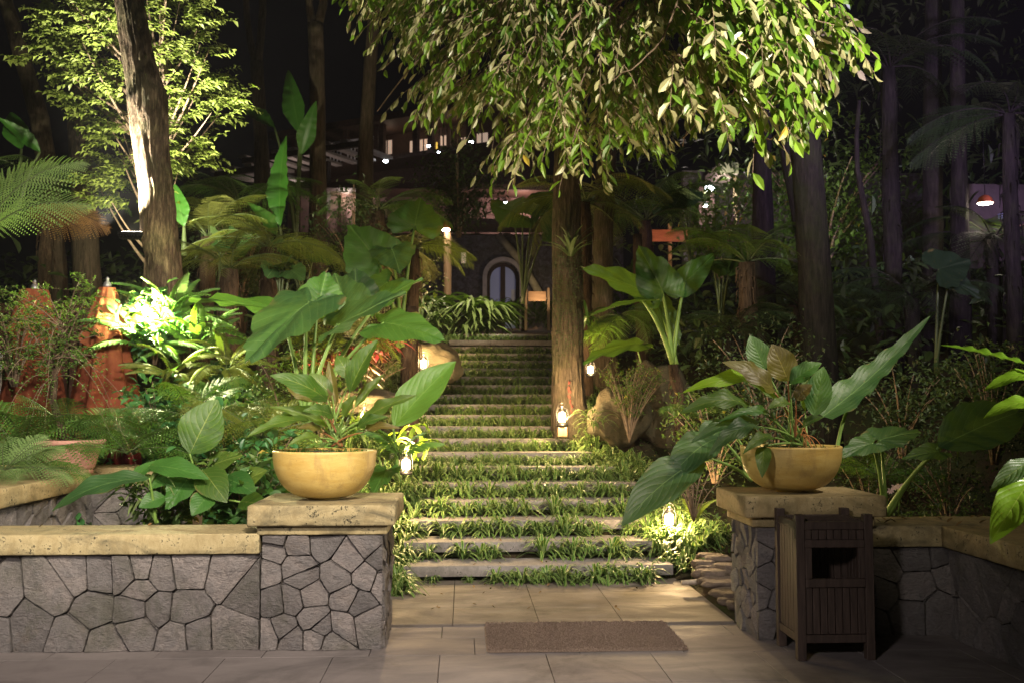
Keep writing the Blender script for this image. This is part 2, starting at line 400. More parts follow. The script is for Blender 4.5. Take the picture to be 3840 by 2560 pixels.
# ------------------------------------------------------------------ leaves
def frame(base, tip, nrm):
    d = Vector(tip) - Vector(base); L = d.length; d.normalize()
    n = Vector(nrm); n = (n - d * n.dot(d))
    if n.length < 1e-4: n = Vector((0, 0, 1)) - d * d.z
    n.normalize(); return d, d.cross(n), n, L
HEART = [(.0, -.03), (.10, -.16), (.24, -.26), (.40, -.27), (.52, -.16), (.57, .02), (.55, .2), (.47, .4), (.35, .6), (.21, .78), (.08, .93), (.0, 1.0)]
def heart(mb, base, tip, width, nrm=(0, -1, .5), cup=.12, droop=.12, wave=.03, seed=0, K=6, frag=.0):
    """elephant-ear leaf, stalk joined at base; width is the full width"""
    rr = random.Random(seed); d, sd, n, L = frame(base, tip, nrm)
    sub = 2; out = []
    for i in range(len(HEART) - 1):
        for k in range(sub):
            t = k / sub; a, b = HEART[i], HEART[i + 1]; out.append((a[0] + (b[0] - a[0]) * t, a[1] + (b[1] - a[1]) * t))
    out.append(HEART[-1])
    full = [(x, y) for x, y in out] + [(-x, y) for x, y in out[-2:0:-1]]
    W = width / 1.14; r = rr.random(); ph = rr.uniform(0, 6)
    c = mb.vert(base, (0, 0), r); prev = None; m = len(full); base = Vector(base)
    for k in range(1, K + 1):
        s = k / K; ring = []
        for j, (x, y) in enumerate(full):
            e = 1 + (.03 * rr.uniform(-1, 1) + .025 * math.sin(j * 2.1 + ph) if k == K else 0)
            lx, ly = x * s * e, y * s * e
            z = cup * abs(lx) * L * .9 - droop * L * max(0, ly) ** 2 - droop * L * .5 * lx * lx * 2 + wave * L * s * s * math.sin(j * 1.35 + ph) + .006 * L * math.sin(14 * (ly - abs(lx) * .5))
            if ly < 0: z -= droop * L * abs(ly)
            ring.append(mb.vert(base + sd * (lx * W) + d * (ly * L) + n * z, (lx * 2, ly), r))
        for j in range(m):
            if j == 0 and k > 0 and False: continue
            if prev is None: mb.face(c, ring[j], ring[(j + 1) % m])
            else: mb.face(prev[j], ring[j], ring[(j + 1) % m], prev[(j + 1) % m])
        prev = ring
def blade(mb, base, tip, width, nrm=(0, -1, .5), nv=14, nu=3, fold=.2, arch=.1, wave=.0, wf=5, seed=0, prof=None, r=None, twist=0):
    """lance-shaped leaf, arched towards its normal, with wavy margins"""
    rr = random.Random(seed); d, sd, n, L = frame(base, tip, nrm); base = Vector(base)
    r = rr.random() if r is None else r; p1, p2 = rr.uniform(0, 6), rr.uniform(0, 6); rows = []
    for i in range(nv + 1):
        t = i / nv
        if prof == 'strap': w = min(1, t * 6 + .35) * (1 - t ** 3) + .02
        elif prof == 'banana': w = min(1, (t * 3.2) ** .7 if t > 0 else .05) * min(1, ((1 - t) * 1.7) ** .75 if t < 1 else .02) + .015
        elif prof == 'arrow': w = (1 - t) ** .8 * min(1, .55 + t * 4) + .01
        else: w = math.sin(math.pi * min(1, t ** .82)) ** .85 * (1.0) + .02
        w *= width / 2
        zc = arch * L * 4 * t * (1 - t) * .6 + arch * L * (t - t * t * 1.6) * .5
        tw = twist * t; cs, sn = math.cos(tw), math.sin(tw)
        row = []
        for k in range(-nu, nu + 1):
            q = k / nu
            z = fold * abs(q) * w + (wave * L * q * q * math.sin(wf * 6.28 * t / 2 + (p1 if q > 0 else p2)) * math.sin(math.pi * min(1, t + .08)))
            x = q * w
            row.append(mb.vert(base + d * (t * L) + sd * (x * cs - z * sn) + n * (zc + z * cs + x * sn), (q, t), r))
        rows.append(row)
    for i in range(nv):
        for k in range(2 * nu): mb.face(rows[i][k], rows[i][k + 1], rows[i + 1][k + 1], rows[i + 1][k])
def mini(mb, b, d, n, L, W, r, seg=2, bend=.15):
    """one small folded leaf"""
    sd = d.cross(n)
    if sd.length < 1e-5: return
    sd.normalize(); n = sd.cross(d)
    c0 = mb.vert(b, (0, 0), r); f = .25 * W
    if seg == 1:
        a = mb.vert(b + d * (L * .45) + sd * (W * .5) + n * f, (1, .5), r); c = mb.vert(b + d * (L * .45) - sd * (W * .5) + n * f, (-1, .5), r)
        m = mb.vert(b + d * (L * .45), (0, .5), r); e = mb.vert(b + d * L - n * (bend * L), (0, 1), r)
        mb.face(c0, a, m); mb.face(c0, m, c); mb.face(m, a, e); mb.face(c, m, e); return
    pm = c0; pa = pc = None
    for i, (t, ww) in enumerate(((.28, .8), (.58, 1.0), (.82, .55))):
        o = b + d * (L * t) - n * (bend * L * t * t)
        a = mb.vert(o + sd * (W * .5 * ww) + n * f * ww, (1, t), r); m = mb.vert(o, (0, t), r); c = mb.vert(o - sd * (W * .5 * ww) + n * f * ww, (-1, t), r)
        if pa is None: mb.face(pm, a, m); mb.face(pm, m, c)
        else: mb.face(pm, pa, a, m); mb.face(pc, pm, m, c)
        pm, pa, pc = m, a, c
    e = mb.vert(b + d * L - n * (bend * L), (0, 1), r); mb.face(pm, pa, e); mb.face(pc, pm, e)
def bez(a, b, c, n=8):
    a, b, c = Vector(a), Vector(b), Vector(c)
    return [a * (1 - t) ** 2 + b * (2 * t * (1 - t)) + c * t * t for t in (i / n for i in range(n + 1))]

def frond_mb(L=1.0, pairs=20, plen=.3, arch=.35, bi=10, droopp=.25, seed=0, first=.12, pw=.026):
    """fern frond along +Y, rising then falling; returns leaf part and rachis in one builder (2 materials)"""
    rr = random.Random(seed); mb = MB(); pts = []; ns = 16
    for i in range(ns + 1):
        t = i / ns; pts.append(Vector((.02 * L * math.sin(t * 3 + seed), L * (t - .12 * t ** 3), arch * L * (1.25 * t - 1.7 * t * t))))
    mb.cur = 1; mb.tube(pts, [L * .009 * (1 - .75 * i / ns) for i in range(ns + 1)], 4); mb.cur = 0
    def pos(t):
        i = min(ns - 1, int(t * ns)); q = t * ns - i; return pts[i].lerp(pts[i + 1], q), (pts[i + 1] - pts[i]).normalized()
    for k in range(pairs):
        t = first + (1 - first) * (k + .5) / pairs
        env = (math.sin(math.pi * min(1, (t - first * .5) ** .7)) * .95 + .06)
        p, d = pos(t)
        for s in (-1, 1):
            pl = plen * L * env * rr.uniform(.92, 1.06); side = Vector((s, 0, 0)); up = side.cross(d) * s
            ang = .45 + .35 * t + rr.uniform(-.06, .06)
            dd = (side * math.cos(ang) + d * math.sin(ang) + Vector((0, 0, -.12))).normalized(); r = min(1, max(0, rr.random() * .8 + .1))
            if bi <= 0:
                mini(mb, p, dd, Vector((0, 0, 1)), pl, L * pw * 1.4, r, 2, .18); continue
            for j in range(bi):
                q = (j + .35) / bi; pp = p + dd * (pl * q) + Vector((0, 0, -droopp * pl * q * q))
                ll = (L * .88 / pairs * .60) * (1 - q) ** .6 + pl * .012; wd = pl / bi * .36
                ax = (dd * wd)
                for s2 in (-1, 1):
                    o = (dd.cross(Vector((0, 0, 1))).normalized() * s2 + dd * .45).normalized()
                    a = mb.vert(pp - ax, (0, 0), r); b = mb.vert(pp + ax, (0, 0), r); c = mb.vert(pp + o * ll + ax * .3 + Vector((0, 0, -ll * .2)), (1, 1), r)
                    mb.face(a, b, c) if s2 < 0 else mb.face(b, a, c)
    return mb
FR = {}
def frond(kind, var, mats):
    key = (kind, var, mats)
    if key not in FR:
        a = dict(tree=dict(pairs=24, plen=.30, arch=.38, bi=13), small=dict(pairs=22, plen=.22, arch=.4, bi=0, pw=.03), lacy=dict(pairs=16, plen=.34, arch=.22, bi=9), sword=dict(pairs=26, plen=.13, arch=.45, bi=0, pw=.028), palm=dict(pairs=18, plen=.3, arch=.3, bi=0, pw=.03))[kind]
        a = dict(a); a['arch'] *= (.7, 1, 1.25)[var % 3]
        mb = frond_mb(seed=var + 3, **a)
        me = mb.build('frond', list(mats)); FR[key] = me.data; bpy.data.objects.remove(me)
    return FR[key]
def put_frond(parent, kind, var, mats, loc, az, tilt, L, roll=0):
    o = bpy.data.objects.new('frond', frond(kind, var, mats)); COL.objects.link(o); o.parent = parent
    o.rotation_mode = 'YXZ'
    m = Matrix.Rotation(az - math.pi / 2, 4, 'Z') @ Matrix.Rotation(tilt, 4, 'X') @ Matrix.Rotation(roll, 4, 'Y')
    o.matrix_local = Matrix.Translation(loc) @ m @ Matrix.Scale(L, 4)
    return o
def fern(name, label, cat, loc, n, L, kind='tree', mats=('fern', 'stem_d'), tilt=(.1, .7), seed=0, group=None, trunk=0, tr=.09, arc=(0, 6.283), bark='bark_fern', lean=0):
    rr = random.Random(seed); o = thing(name, label, cat, loc, 0, group)
    top = Vector((lean, 0, trunk))
    if trunk:
        mb = MB(); k = 10
        mb.tube([Vector((lean * (i / k) ** 1.5, 0, trunk * i / k - .15 * (i == 0))) for i in range(k + 1)], [tr * (1.35 - .3 * i / k + .08 * math.sin(i * 2.3)) for i in range(k + 1)], 14, True, .5)
        for i in range(46):   # old leaf bases and hanging fibres
            a = rr.uniform(0, 6.28); z = rr.uniform(.35, .99) * trunk; q = tr * 1.1; c = Vector((lean * (z / trunk) ** 1.5 + math.cos(a) * q, math.sin(a) * q, z))
            mb.tube([c, c + Vector((math.cos(a) * .035, math.sin(a) * .035, -.02)), c + Vector((math.cos(a) * .05, math.sin(a) * .05, -rr.uniform(.06, .25)))], [.012, .009, .003], 4)
        mb.build('trunk', bark, o)
    for i in range(n):
        a = arc[0] + (arc[1] - arc[0]) * (i + rr.uniform(-.3, .3)) / n
        put_frond(o, kind, rr.randrange(3), mats, top, a, rr.uniform(*tilt), L * rr.uniform(.8, 1.12), rr.uniform(-.3, .3) + .55 * math.cos(a))
    return o
M['redpaint'] = m_plain('red_paint', (.22, .04, .03), .8, .3, 30)
M['villa_wall'] = m_stone('villa_stone', (.05, .04, .035), (.09, .07, .055))
M['paintwhite'] = m_plain('white_paint', (.65, .65, .66), .6, .1, 8)
M['paintpale'] = m_plain('pale_beam_paint', (.38, .34, .32), .7, .15, 8)
M['pinkwall'] = m_plain('pink_plaster', (.16, .105, .095), .9, .3, 2)
M['wood_sign'] = m_plain('sign_wood', (.34, .20, .10), .6, .25, 6, .3, .3, 0, (.5, 6, 6))
M['wood_red_d'] = m_plain('red_brown_wood', (.05, .018, .012), .7, .3, 9)
M['grey_wood'] = m_plain('weathered_stick', (.26, .22, .18), .8, .3, 20)
M['win_w'] = m_glow('cool_window', (.7, .75, 1), .25)

def m_haze():
    n = N('haze'); n.t.nodes.remove(n.t.nodes[0]) if False else None
    v = n.n('VolumePrincipled'); v.inputs['Density'].default_value = .0005; v.inputs['Color'].default_value = (.85, .85, .9, 1); v.inputs['Anisotropy'].default_value = .2
    n.l(v.outputs[0], n.out.inputs['Volume']); return n.m
M['haze'] = m_haze()
M['bonsai'] = m_leaf('fine_shrub_leaf', (.045, .11, .015), (.11, .20, .03), (.1, .16, .04), .3, .5)
M['fern_dk'] = m_leaf('shaded_fern_leaf', (.010, .024, .008), (.022, .045, .012), (.02, .035, .012), .2, .6)  # darker copy of the fern leaf, night gloom mixed into its colour
M['taro_dk'] = m_leaf('shaded_taro_leaf', (.010, .026, .012), (.018, .04, .016), (.02, .035, .016), .2, .55, .4, (.04, .06, .03), vn=8)  # elephant-ear leaf with the right background's shade in its colour
M['dim_plaster'] = m_plain('dim_plaster', (.11, .085, .085), .9, .3, 2)
M['wood_post'] = m_plain('lamp_post_wood', (.14, .085, .05), .7, .3, 9, .4, .3, 0, (6, 6, .5))
# ------------------------------------------------------------------ ground, paving
def sm(a, b, x):
    t = max(0, min(1, (x - a) / (b - a))); return t * t * (3 - 2 * t)
SC = [.64, .63, .66, .70, .70, .50, .30, .12, .02, .08, .16, .28, .40, .50, .55, .60, .65, .70, .75, .80]
def stair_c(y):
    i = (y - 8.5) / .47; i = max(0, min(18.99, i)); a = int(i); return SC[a] + (SC[a + 1] - SC[a]) * (i - a)
def GZ(x, y):
    base = .10 + .289 * (y - 8.6)
    z = base if y < 17.4 else 2.64 + .088 * (y - 17.4)
    z = max(0.03, z)
    ins = sm(1.35, 1.15, abs(x - stair_c(y)))
    o = 0
    o += .30 * sm(-.9, -1.4, x) * sm(9, 7, y)                     # left bed
    o += .40 * sm(2.3, 3.0, x) * sm(10, 8, y)                     # right bed
    o += .45 * sm(-2.9, -3.3, x) * sm(7.9, 8.1, y) * sm(13, 9, y)
    o += 1.15 * math.exp(-((x + 2.55) / .8) ** 2 - ((y - 10.4) / 1.0) ** 2)
    o += .5 * math.exp(-((x + 1.3) / .8) ** 2 - ((y - 12.4) / 1.1) ** 2)
    o += .06 * noise.noise(Vector((x * 1.1, y * 1.1, 0))) * 2
    z += o * (1 - ins) - .06 * ins
    z = min(z, 6 + 0 * x)
    if x > 6: z += .12 * (x - 6)
    if x < -6: z += .05 * (-6 - x)
    return z
def sheet(f, x0, x1, y0, y1, nx, ny):
    mb = MB(); g = [[mb.vert((x0 + (x1 - x0) * i / nx, y0 + (y1 - y0) * j / ny, f(x0 + (x1 - x0) * i / nx, y0 + (y1 - y0) * j / ny))) for i in range(nx + 1)] for j in range(ny + 1)]
    for j in range(ny):
        for i in range(nx): mb.face(g[j][i], g[j][i + 1], g[j + 1][i + 1], g[j + 1][i])
    return mb
def gnd(x, y):
    z = GZ(x, y)
    if y < 8.5 and -.56 < x < 1.9: z = -.05
    elif y < 8.75 and -.6 < x < 1.85: z = min(z, -.0)
    if y < 7.0: z = -.05
    return z
struct('ground', sheet(gnd, -22, 26, 6.7, 90, 240, 416), 'ground', True)
mb = MB(); mb.box((2, 1.5, -.06), (48, 12, .08)); struct('bedding_ground', mb, 'mortar')
mb = MB(); rr = random.Random(2)
ys = [-3.4 + .635 * i for i in range(15)] + [6.09, 6.53, 6.87]
ys = [y for y in ys if y < 5.5] + [5.455, 6.09, 6.53, 6.87]
for j in range(len(ys) - 1):
    for i in range(-14, 16):
        x0 = -.136 + .635 * i
        if ys[j] > 6.08 and ys[j] < 6.8: x0 += .0 if j % 2 else .21
        y0, y1 = ys[j], ys[j + 1]
        if y1 - y0 < .02: continue
        mb.box((x0 + .3175, (y0 + y1) / 2, -.02 + rr.uniform(-.0012, .0012)), (.631, y1 - y0 - .004, .04), rr.random(), None, .002)
struct('paving', mb, 'paving')
mb = MB()
ys = [6.874, 7.43, 8.0, 8.57]
for j in range(3):
    xs = [-.66, -.068, .522, 1.10, 1.87]
    for i in range(4):
        mb.box(((xs[i] + xs[i + 1]) / 2, (ys[j] + ys[j + 1]) / 2, -.012), (xs[i + 1] - xs[i] - .004, ys[j + 1] - ys[j] - .004, .05), rr.random(), None, .002)
struct('lower_terrace_paving', mb, 'sand_paving')
struct('gravel_path', sheet(lambda x, y: GZ(x, y) + .09 + .012 * noise.noise(Vector((x * 5, y * 5, 2))), .1, 2.1, 17.75, 29.5, 40, 140), 'path', True)

# ------------------------------------------------------------------ rubble stone faces
def clip(poly, p, n):
    out = []
    for i in range(len(poly)):
        a, b = poly[i], poly[(i + 1) % len(poly)]
        da = (a[0] - p[0]) * n[0] + (a[1] - p[1]) * n[1]; db = (b[0] - p[0]) * n[0] + (b[1] - p[1]) * n[1]
        if da <= 0: out.append(a)
        if (da < 0 < db) or (db < 0 < da):
            t = da / (da - db); out.append((a[0] + (b[0] - a[0]) * t, a[1] + (b[1] - a[1]) * t))
    return out
def stones(mb, o, ex, ez, W, H, cell, seed, gap=.004, depth=.03):
    rr = random.Random(seed); o, ex, ez = Vector(o), Vector(ex).normalized(), Vector(ez).normalized(); en = ex.cross(ez)
    pts = []; nx = max(2, round(W / cell)); nz = max(2, round(H / (cell * .82)))
    for j in range(nz):
        for i in range(nx):
            if rr.random() < .16: continue
            pts.append(((i + .5 + (.25 if j % 2 else -.25) + rr.uniform(-.42, .42)) * W / nx, (j + .5 + rr.uniform(-.38, .38)) * H / nz))
    for k in range(int(nx * nz * .26)): pts.append((rr.uniform(0, W), rr.uniform(0, H)))
    for it in range(3):   # keep the stones from bunching
        keep = []
        for p in pts:
            if all(math.hypot(p[0] - k[0], p[1] - k[1]) > cell * .44 for k in keep): keep.append(p)
        pts = keep
    for i, p in enumerate(pts):
        poly = [(0, 0), (W, 0), (W, H), (0, H)]
        for j, q in enumerate(pts):
            if i == j: continue
            dx, dy = q[0] - p[0], q[1] - p[1]; dd = math.hypot(dx, dy)
            if dd < 1e-4 or dd > cell * 4: continue
            a = .07 * math.sin(i * 3.1 + j * 5.7 + min(i, j)) * 0
            poly = clip(poly, ((p[0] + q[0]) / 2 - dx / dd * gap * .6, (p[1] + q[1]) / 2 - dy / dd * gap * .6), (dx / dd, dy / dd))
            if len(poly) < 3: break
        if len(poly) < 3: continue
        A = 0
        for k in range(len(poly)): a, b = poly[k], poly[(k + 1) % len(poly)]; A += a[0] * b[1] - a[1] * b[0]
        if abs(A) / 2 < .0008: continue
        cx = sum(a[0] for a in poly) / len(poly); cz = sum(a[1] for a in poly) / len(poly)
        ring = []
        for k in range(len(poly)):
            a, b = poly[k], poly[(k + 1) % len(poly)]; Ls = math.hypot(b[0] - a[0], b[1] - a[1]); m = max(1, int(Ls / .022))
            for q in range(m):
                t = q / m; x, z = a[0] + (b[0] - a[0]) * t, a[1] + (b[1] - a[1]) * t
                nn = noise.noise(Vector((x * 16, z * 16, seed + i))) * .007 + noise.noise(Vector((x * 50, z * 50, seed + i))) * .004
                # round sharp corners
                c = .003 if q == 0 else 0
                dx, dz = cx - x, cz - z; dl = math.hypot(dx, dz) + 1e-6
                k2 = (abs(nn) * .8 + c) / dl
                ring.append((x + dx * k2, z + dz * k2))
        r = rr.random(); base = depth + rr.uniform(-.008, .014); tx, tz = rr.uniform(-.14, .14), rr.uniform(-.12, .12); fa, fb, fc = rr.uniform(0, 6.28), rr.uniform(-.02, .04), rr.uniform(.1, .5)
        prev = None
        for s, h in ((1, -.005), (1, .80), (.985, .97), (.95, 1.0), (.7, 1.0), (.35, 1.0)):
            cur = []
            for (x, z) in ring:
                px, pz = cx + (x - cx) * s, cz + (z - cz) * s
                hh = h * base
                if h >= .88:
                    q_ = (px - cx) * math.cos(fa) + (pz - cz) * math.sin(fa) - fb; hh += tx * (px - cx) + tz * (pz - cz) - (fc * q_ if q_ > 0 else 0) * .5 + .010 * noise.noise(Vector((px * 9, pz * 9, seed * 3 + i))) + .004 * noise.noise(Vector((px * 34, pz * 34, seed + i)))
                cur.append(mb.vert(o + ex * px + ez * pz + en * hh, (px, pz), r))
            if prev:
                m = len(cur)
                for k in range(m): mb.face(prev[k], prev[(k + 1) % m], cur[(k + 1) % m], cur[k])
            prev = cur
        c = mb.vert(o + ex * cx + ez * cz + en * (base + .004 * rr.uniform(-1, 1)), (cx, cz), r)
        for k in range(len(prev)): mb.face(prev[k], prev[(k + 1) % len(prev)], c)
def slab(c, d, seed=0, bev=.010, cell=.035, amp=.0022):
    """a worn cast slab: a box whose faces are finely divided and slightly uneven, with chipped edges"""
    mb = MB(); c = Vector(c); h = [a / 2 for a in d]
    idx = {}
    G = []
    for a in range(3):
        k = max(2, min(90, int(d[a] / cell))); e = bev * .8; G.append([-h[a]] + [-h[a] + e + (d[a] - 2 * e) * i / k for i in range(k + 1)] + [h[a]])
    n = [len(g) - 1 for g in G]
    def put(p):
        k = (round(p[0], 5), round(p[1], 5), round(p[2], 5))
        if k in idx: return idx[k]
        q = list(p); e = sum(1 for a in range(3) if abs(abs(p[a]) - h[a]) < 1e-6)
        wp = c + Vector(p)
        nz = noise.noise(wp * 5 + Vector((seed, 0, 0))) * amp + noise.noise(wp * 22 + Vector((seed, 3, 0))) * amp * .5
        sh = bev * (e - 1) * (.35 + 1.2 * max(0, noise.noise(wp * 14 + Vector((7, seed, 0)))))
        for a in range(3):
            if abs(abs(p[a]) - h[a]) < 1e-6: q[a] = p[a] - math.copysign(sh * .7 - nz, p[a])
        idx[k] = mb.vert(c + Vector(q)); return idx[k]
    for a in range(3):
        b, e = (a + 1) % 3, (a + 2) % 3
        for sg in (-1, 1):
            for i in range(n[b]):
                for j in range(n[e]):
                    q = []
                    for di, dj in ((0, 0), (1, 0), (1, 1), (0, 1)):
                        p = [0, 0, 0]; p[a] = sg * h[a]; p[b] = G[b][i + di]; p[e] = G[e][j + dj]; q.append(put(p))
                    mb.face(*(q if sg > 0 else q[::-1]))
    return mb

# left pillar
def pillar(name, label, x0, x1, y0, y1, zs, zn, zc, ov, sides, seed, mat):
    t = thing(name, label, 'pillar', ((x0 + x1) / 2, (y0 + y1) / 2, 0)); t['_'] = 0; del t['_']
    o = Vector(t.location)
    def L(x, y, z): return Vector((x, y, z)) - o
    mb = MB(); mb.box(L((x0 + x1) / 2, (y0 + y1) / 2, zs / 2), (x1 - x0, y1 - y0, zs)); mb.build('core', 'mortar', t, False)
    mb = MB(); g = .002
    if 'f' in sides: stones(mb, L(x0 - .02, y0 - g, 0), (1, 0, 0), (0, 0, 1), x1 - x0 + .04, zs - .004, .142, seed)
    if 'r' in sides: stones(mb, L(x1 + g, y0, 0), (0, 1, 0), (0, 0, 1), y1 - y0, zs - .004, .125, seed + 1, depth=.024)
    if 'l' in sides: stones(mb, L(x0 - g, y1, 0), (0, -1, 0), (0, 0, 1), y1 - y0, zs - .004, .125, seed + 2, depth=.024)
    mb.build('stones', 'stone', t, False)
    slab(L((x0 + x1) / 2, (y0 + y1) / 2, (zs + zn) / 2), (x1 - x0 + .10, y1 - y0 + .10, zn - zs), seed).build('neck', mat, t)
    slab(L((x0 + x1) / 2, (y0 + y1) / 2, (zn + zc) / 2 + .001), (x1 - x0 + 2 * ov, y1 - y0 + 2 * ov, zc - zn), seed, .014).build('cap', mat, t)
    return t
pillar('stone_pillar', 'stone pillar with ochre cap under the left bowl, at the end of the long low wall', -1.215, -.515, 6.28, 6.96, .70, .757, .885, .10, 'fr', 11, 'cement_d')
pillar('stone_pillar', 'stone pillar with yellowish cap standing behind the slatted wooden bin', 1.90, 2.60, 6.40, 6.92, .715, .78, .915, .11, 'fl', 23, 'cement')
# low walls
def low_wall(label, x0, x1, yf, depth, zs, zc, seed, name='low_stone_wall', cell=.205, mat='cement_d'):
    t = thing(name, label, 'wall', ((x0 + x1) / 2, yf + depth / 2, 0)); o = Vector(t.location)
    mb = MB(); mb.box(Vector(((x0 + x1) / 2, yf + depth / 2, zs / 2)) - o, (x1 - x0, depth, zs)); mb.build('core', 'mortar', t, False)
    mb = MB(); stones(mb, Vector((x0, yf - .002, .0)) - o, (1, 0, 0), (0, 0, 1), x1 - x0, zs - .004, cell, seed, .005, .032); mb.build('stones', 'stone', t, False)
    slab(Vector(((x0 + x1) / 2, yf + depth / 2 - .02, (zs + zc) / 2)) - o, (x1 - x0 - .004, depth + .10, zc - zs), seed).build('coping', mat, t)
    return t
low_wall('long low rubble wall with worn ochre coping along the left of the paving', -5.0, -1.245, 6.30, .40, .587, .711, 3)
low_wall('dark low wall in shadow behind the bin, joining the right pillar', 2.64, 3.9, 6.48, .44, .575, .711, 41)
t = thing('low_stone_wall', 'low wall coming forward at the right edge, corner of its coping dark and leafy', 'wall', (3.4, 4.6, 0)); o = Vector(t.location)
mb = MB(); mb.box(Vector((3.42, 4.35, .29)) - o, (.46, 4.1, .575)); mb.build('core', 'mortar', t, False)
mb = MB(); stones(mb, Vector((3.186, 6.4, .0)) - o, (0, -1, 0), (0, 0, 1), 4.0, .572, .24, 77, .005, .03); mb.build('stones', 'stone', t, False)
slab(Vector((3.40, 4.36, .643)) - o, (.58, 4.1, .136), 5).build('coping', 'cement', t)
# raised planter wall at left
t = thing('planter_wall', 'higher ochre planter wall running back from the left edge, terracotta pot on its corner', 'wall', (-3.2, 7.4, 0)); o = Vector(t.location)
mb = MB(); mb.box(Vector((-3.34, 7.3, .41)) - o, (.52, 2.3, .82)); mb.box(Vector((-3.4, 8.62, .41)) - o, (2.3, .36, .82)); mb.build('core', 'mortar', t, False)
mb = MB(); stones(mb, Vector((-3.078, 6.2, 0)) - o, (0, 1, 0), (0, 0, 1), 2.24, .80, .2, 91); stones(mb, Vector((-3.06, 8.438, 0)) - o, (1, 0, 0), (0, 0, 1), .8, .80, .2, 92); mb.build('stones', 'stone', t, False)
slab(Vector((-3.34, 7.24, .885)) - o, (.66, 2.36, .13), 6).build('coping', 'cement', t)
slab(Vector((-3.3, 8.64, .905)) - o, (2.2, .44, .15), 8).build('back_coping', 'cement', t)

# ------------------------------------------------------------------ stairs
ords = ['lowest', 'second', 'third', 'fourth', 'fifth', 'sixth', 'seventh', 'eighth', 'ninth', 'tenth', 'eleventh', 'twelfth', 'thirteenth', 'fourteenth', 'fifteenth', 'sixteenth', 'seventeenth', 'eighteenth', 'nineteenth', 'topmost']
rr = random.Random(9)
for n in range(20):
    y, z = 8.5 + .47 * n, .14 + .136 * n
    W = 2.30 if n < 18 else 2.0; D = .44 if n < 6 else .38
    o = slab((0, 0, 0), (W, D, .088), n * 3.7, .005, .05, .0015).build('stair_slab', 'slab')
    o.location = (SC[n] + rr.uniform(-.02, .02), y + D / 2, z - .044)
    tag(o, ('long pale stone slab, lowest step of the stairs, just above the paving' if n == 0 else 'topmost stone slab of the stairs, edging the gravel path' if n == 19 else f'{ords[n]} stone slab step counting up from the paving'), 'stone step', 'stone slabs of the garden stairs')
    if n: 
        mb = MB()
# side slabs
for (u, v, Y, wd, lab) in ((1465, 1605, 12.3, .62, 'short grey stone slab left of the stairs beside the small ground light'), (1700, 1392, 14.6, .3, 'small stone slab end left of the upper stairs, beside the boulder')):
    o = slab((0, 0, 0), (wd, .4, .09), wd, .007).build('stone_slab', 'slab'); o.location = at(u, v, Y); tag(o, lab, 'stone slab')

# striped spider plants
def spider_mb(mb, c, R, nb, rr, seg=4):
    for i in range(nb):
        a = rr.uniform(0, 6.283); up = rr.uniform(.35, 1.25); L = R * rr.uniform(.7, 1.2); w = rr.uniform(.0085, .0125) * (R / .18) ** .5
        d = Vector((math.cos(a), math.sin(a), 0)); s = Vector((-d.y, d.x, 0)); r = rr.random(); prev = None
        b = c + d * .012
        for k in range(seg + 1):
            t = k / seg
            p = b + d * (L * .95 * (t * math.cos(up * .95) * .9 + .24 * t * t)) + Vector((0, 0, L * (2.2 * math.sin(up) * t - (.9 + .7 * math.sin(up)) * t * t)))
            ww = w * (1, 1.15, 1, .7, .12, .1)[k] if seg == 4 else w * (1 - t * .85)
            q = (mb.vert(p - s * ww, (-1, t), r), mb.vert(p + Vector((0, 0, -.003)), (0, t), r), mb.vert(p + s * ww, (1, t), r))
            if prev: mb.face(prev[0], prev[1], q[1], q[0]); mb.face(prev[1], prev[2], q[2], q[1])
            prev = q
protos = []
for k in range(7):
    mb = MB(); spider_mb(mb, Vector((0, 0, 0)), .25 + .02 * (k % 3), 40, random.Random(k + 40))
    o = mb.build('spider_plant', 'spider'); protos.append(o.data); bpy.data.objects.remove(o)
rowtxt = ['on the paving in front of the lowest stair slab', 'between the lowest and second stair slabs', 'between the second and third stair slabs', 'between the third and fourth stair slabs', 'between the fourth and fifth stair slabs', 'between the fifth and sixth stair slabs']
rows = [[.02, .14, .30, .42, .55, .66, .78, .92, 1.04, 1.14, 1.27, 1.38], None, None, None, None, None]
rr = random.Random(77)
def splant(x, y, z, lab, grp, s=1.0):
    o = bpy.data.objects.new('spider_plant', rr.choice(protos)); COL.objects.link(o)
    o.location = (x, y, z); o.rotation_euler = (rr.uniform(-.1, .1), rr.uniform(-.1, .1), rr.uniform(0, 6.28)); o.scale = [s * .93 * rr.uniform(.75, 1.15)] * 3
    tag(o, lab, 'spider plant', grp)
for n in range(6):
    y, z = 8.5 + .47 * n, .14 + .136 * n
    lab = f'striped spider plant {rowtxt[n]}'; grp = f'spider plants {rowtxt[n]}'
    x = SC[n] - 1.12
    if n == 0:
        xs = [.28, .40, .50, .62, .71, .84, .95, 1.12, 1.24, 1.32, 1.47, 1.55]
        for xx in xs: splant(xx, 8.40 + rr.uniform(-.03, .04), .0, lab, grp, .82)
        for xx in (-.45, -.25, .05): splant(xx, 8.45, .0, 'small ' + lab, 'small ' + grp, .4)
        continue
    step = (0, .150, .135, .115, .1, .09)[n]
    while x < SC[n] + 1.12:
        gap = rr.random() < (.16 if n < 3 else .05)
        if not gap: splant(x, y - .075 + rr.uniform(-.02, .03), z - .136, lab, grp, (.98 if n < 4 else .92))
        x += step * rr.uniform(.7, 1.3)
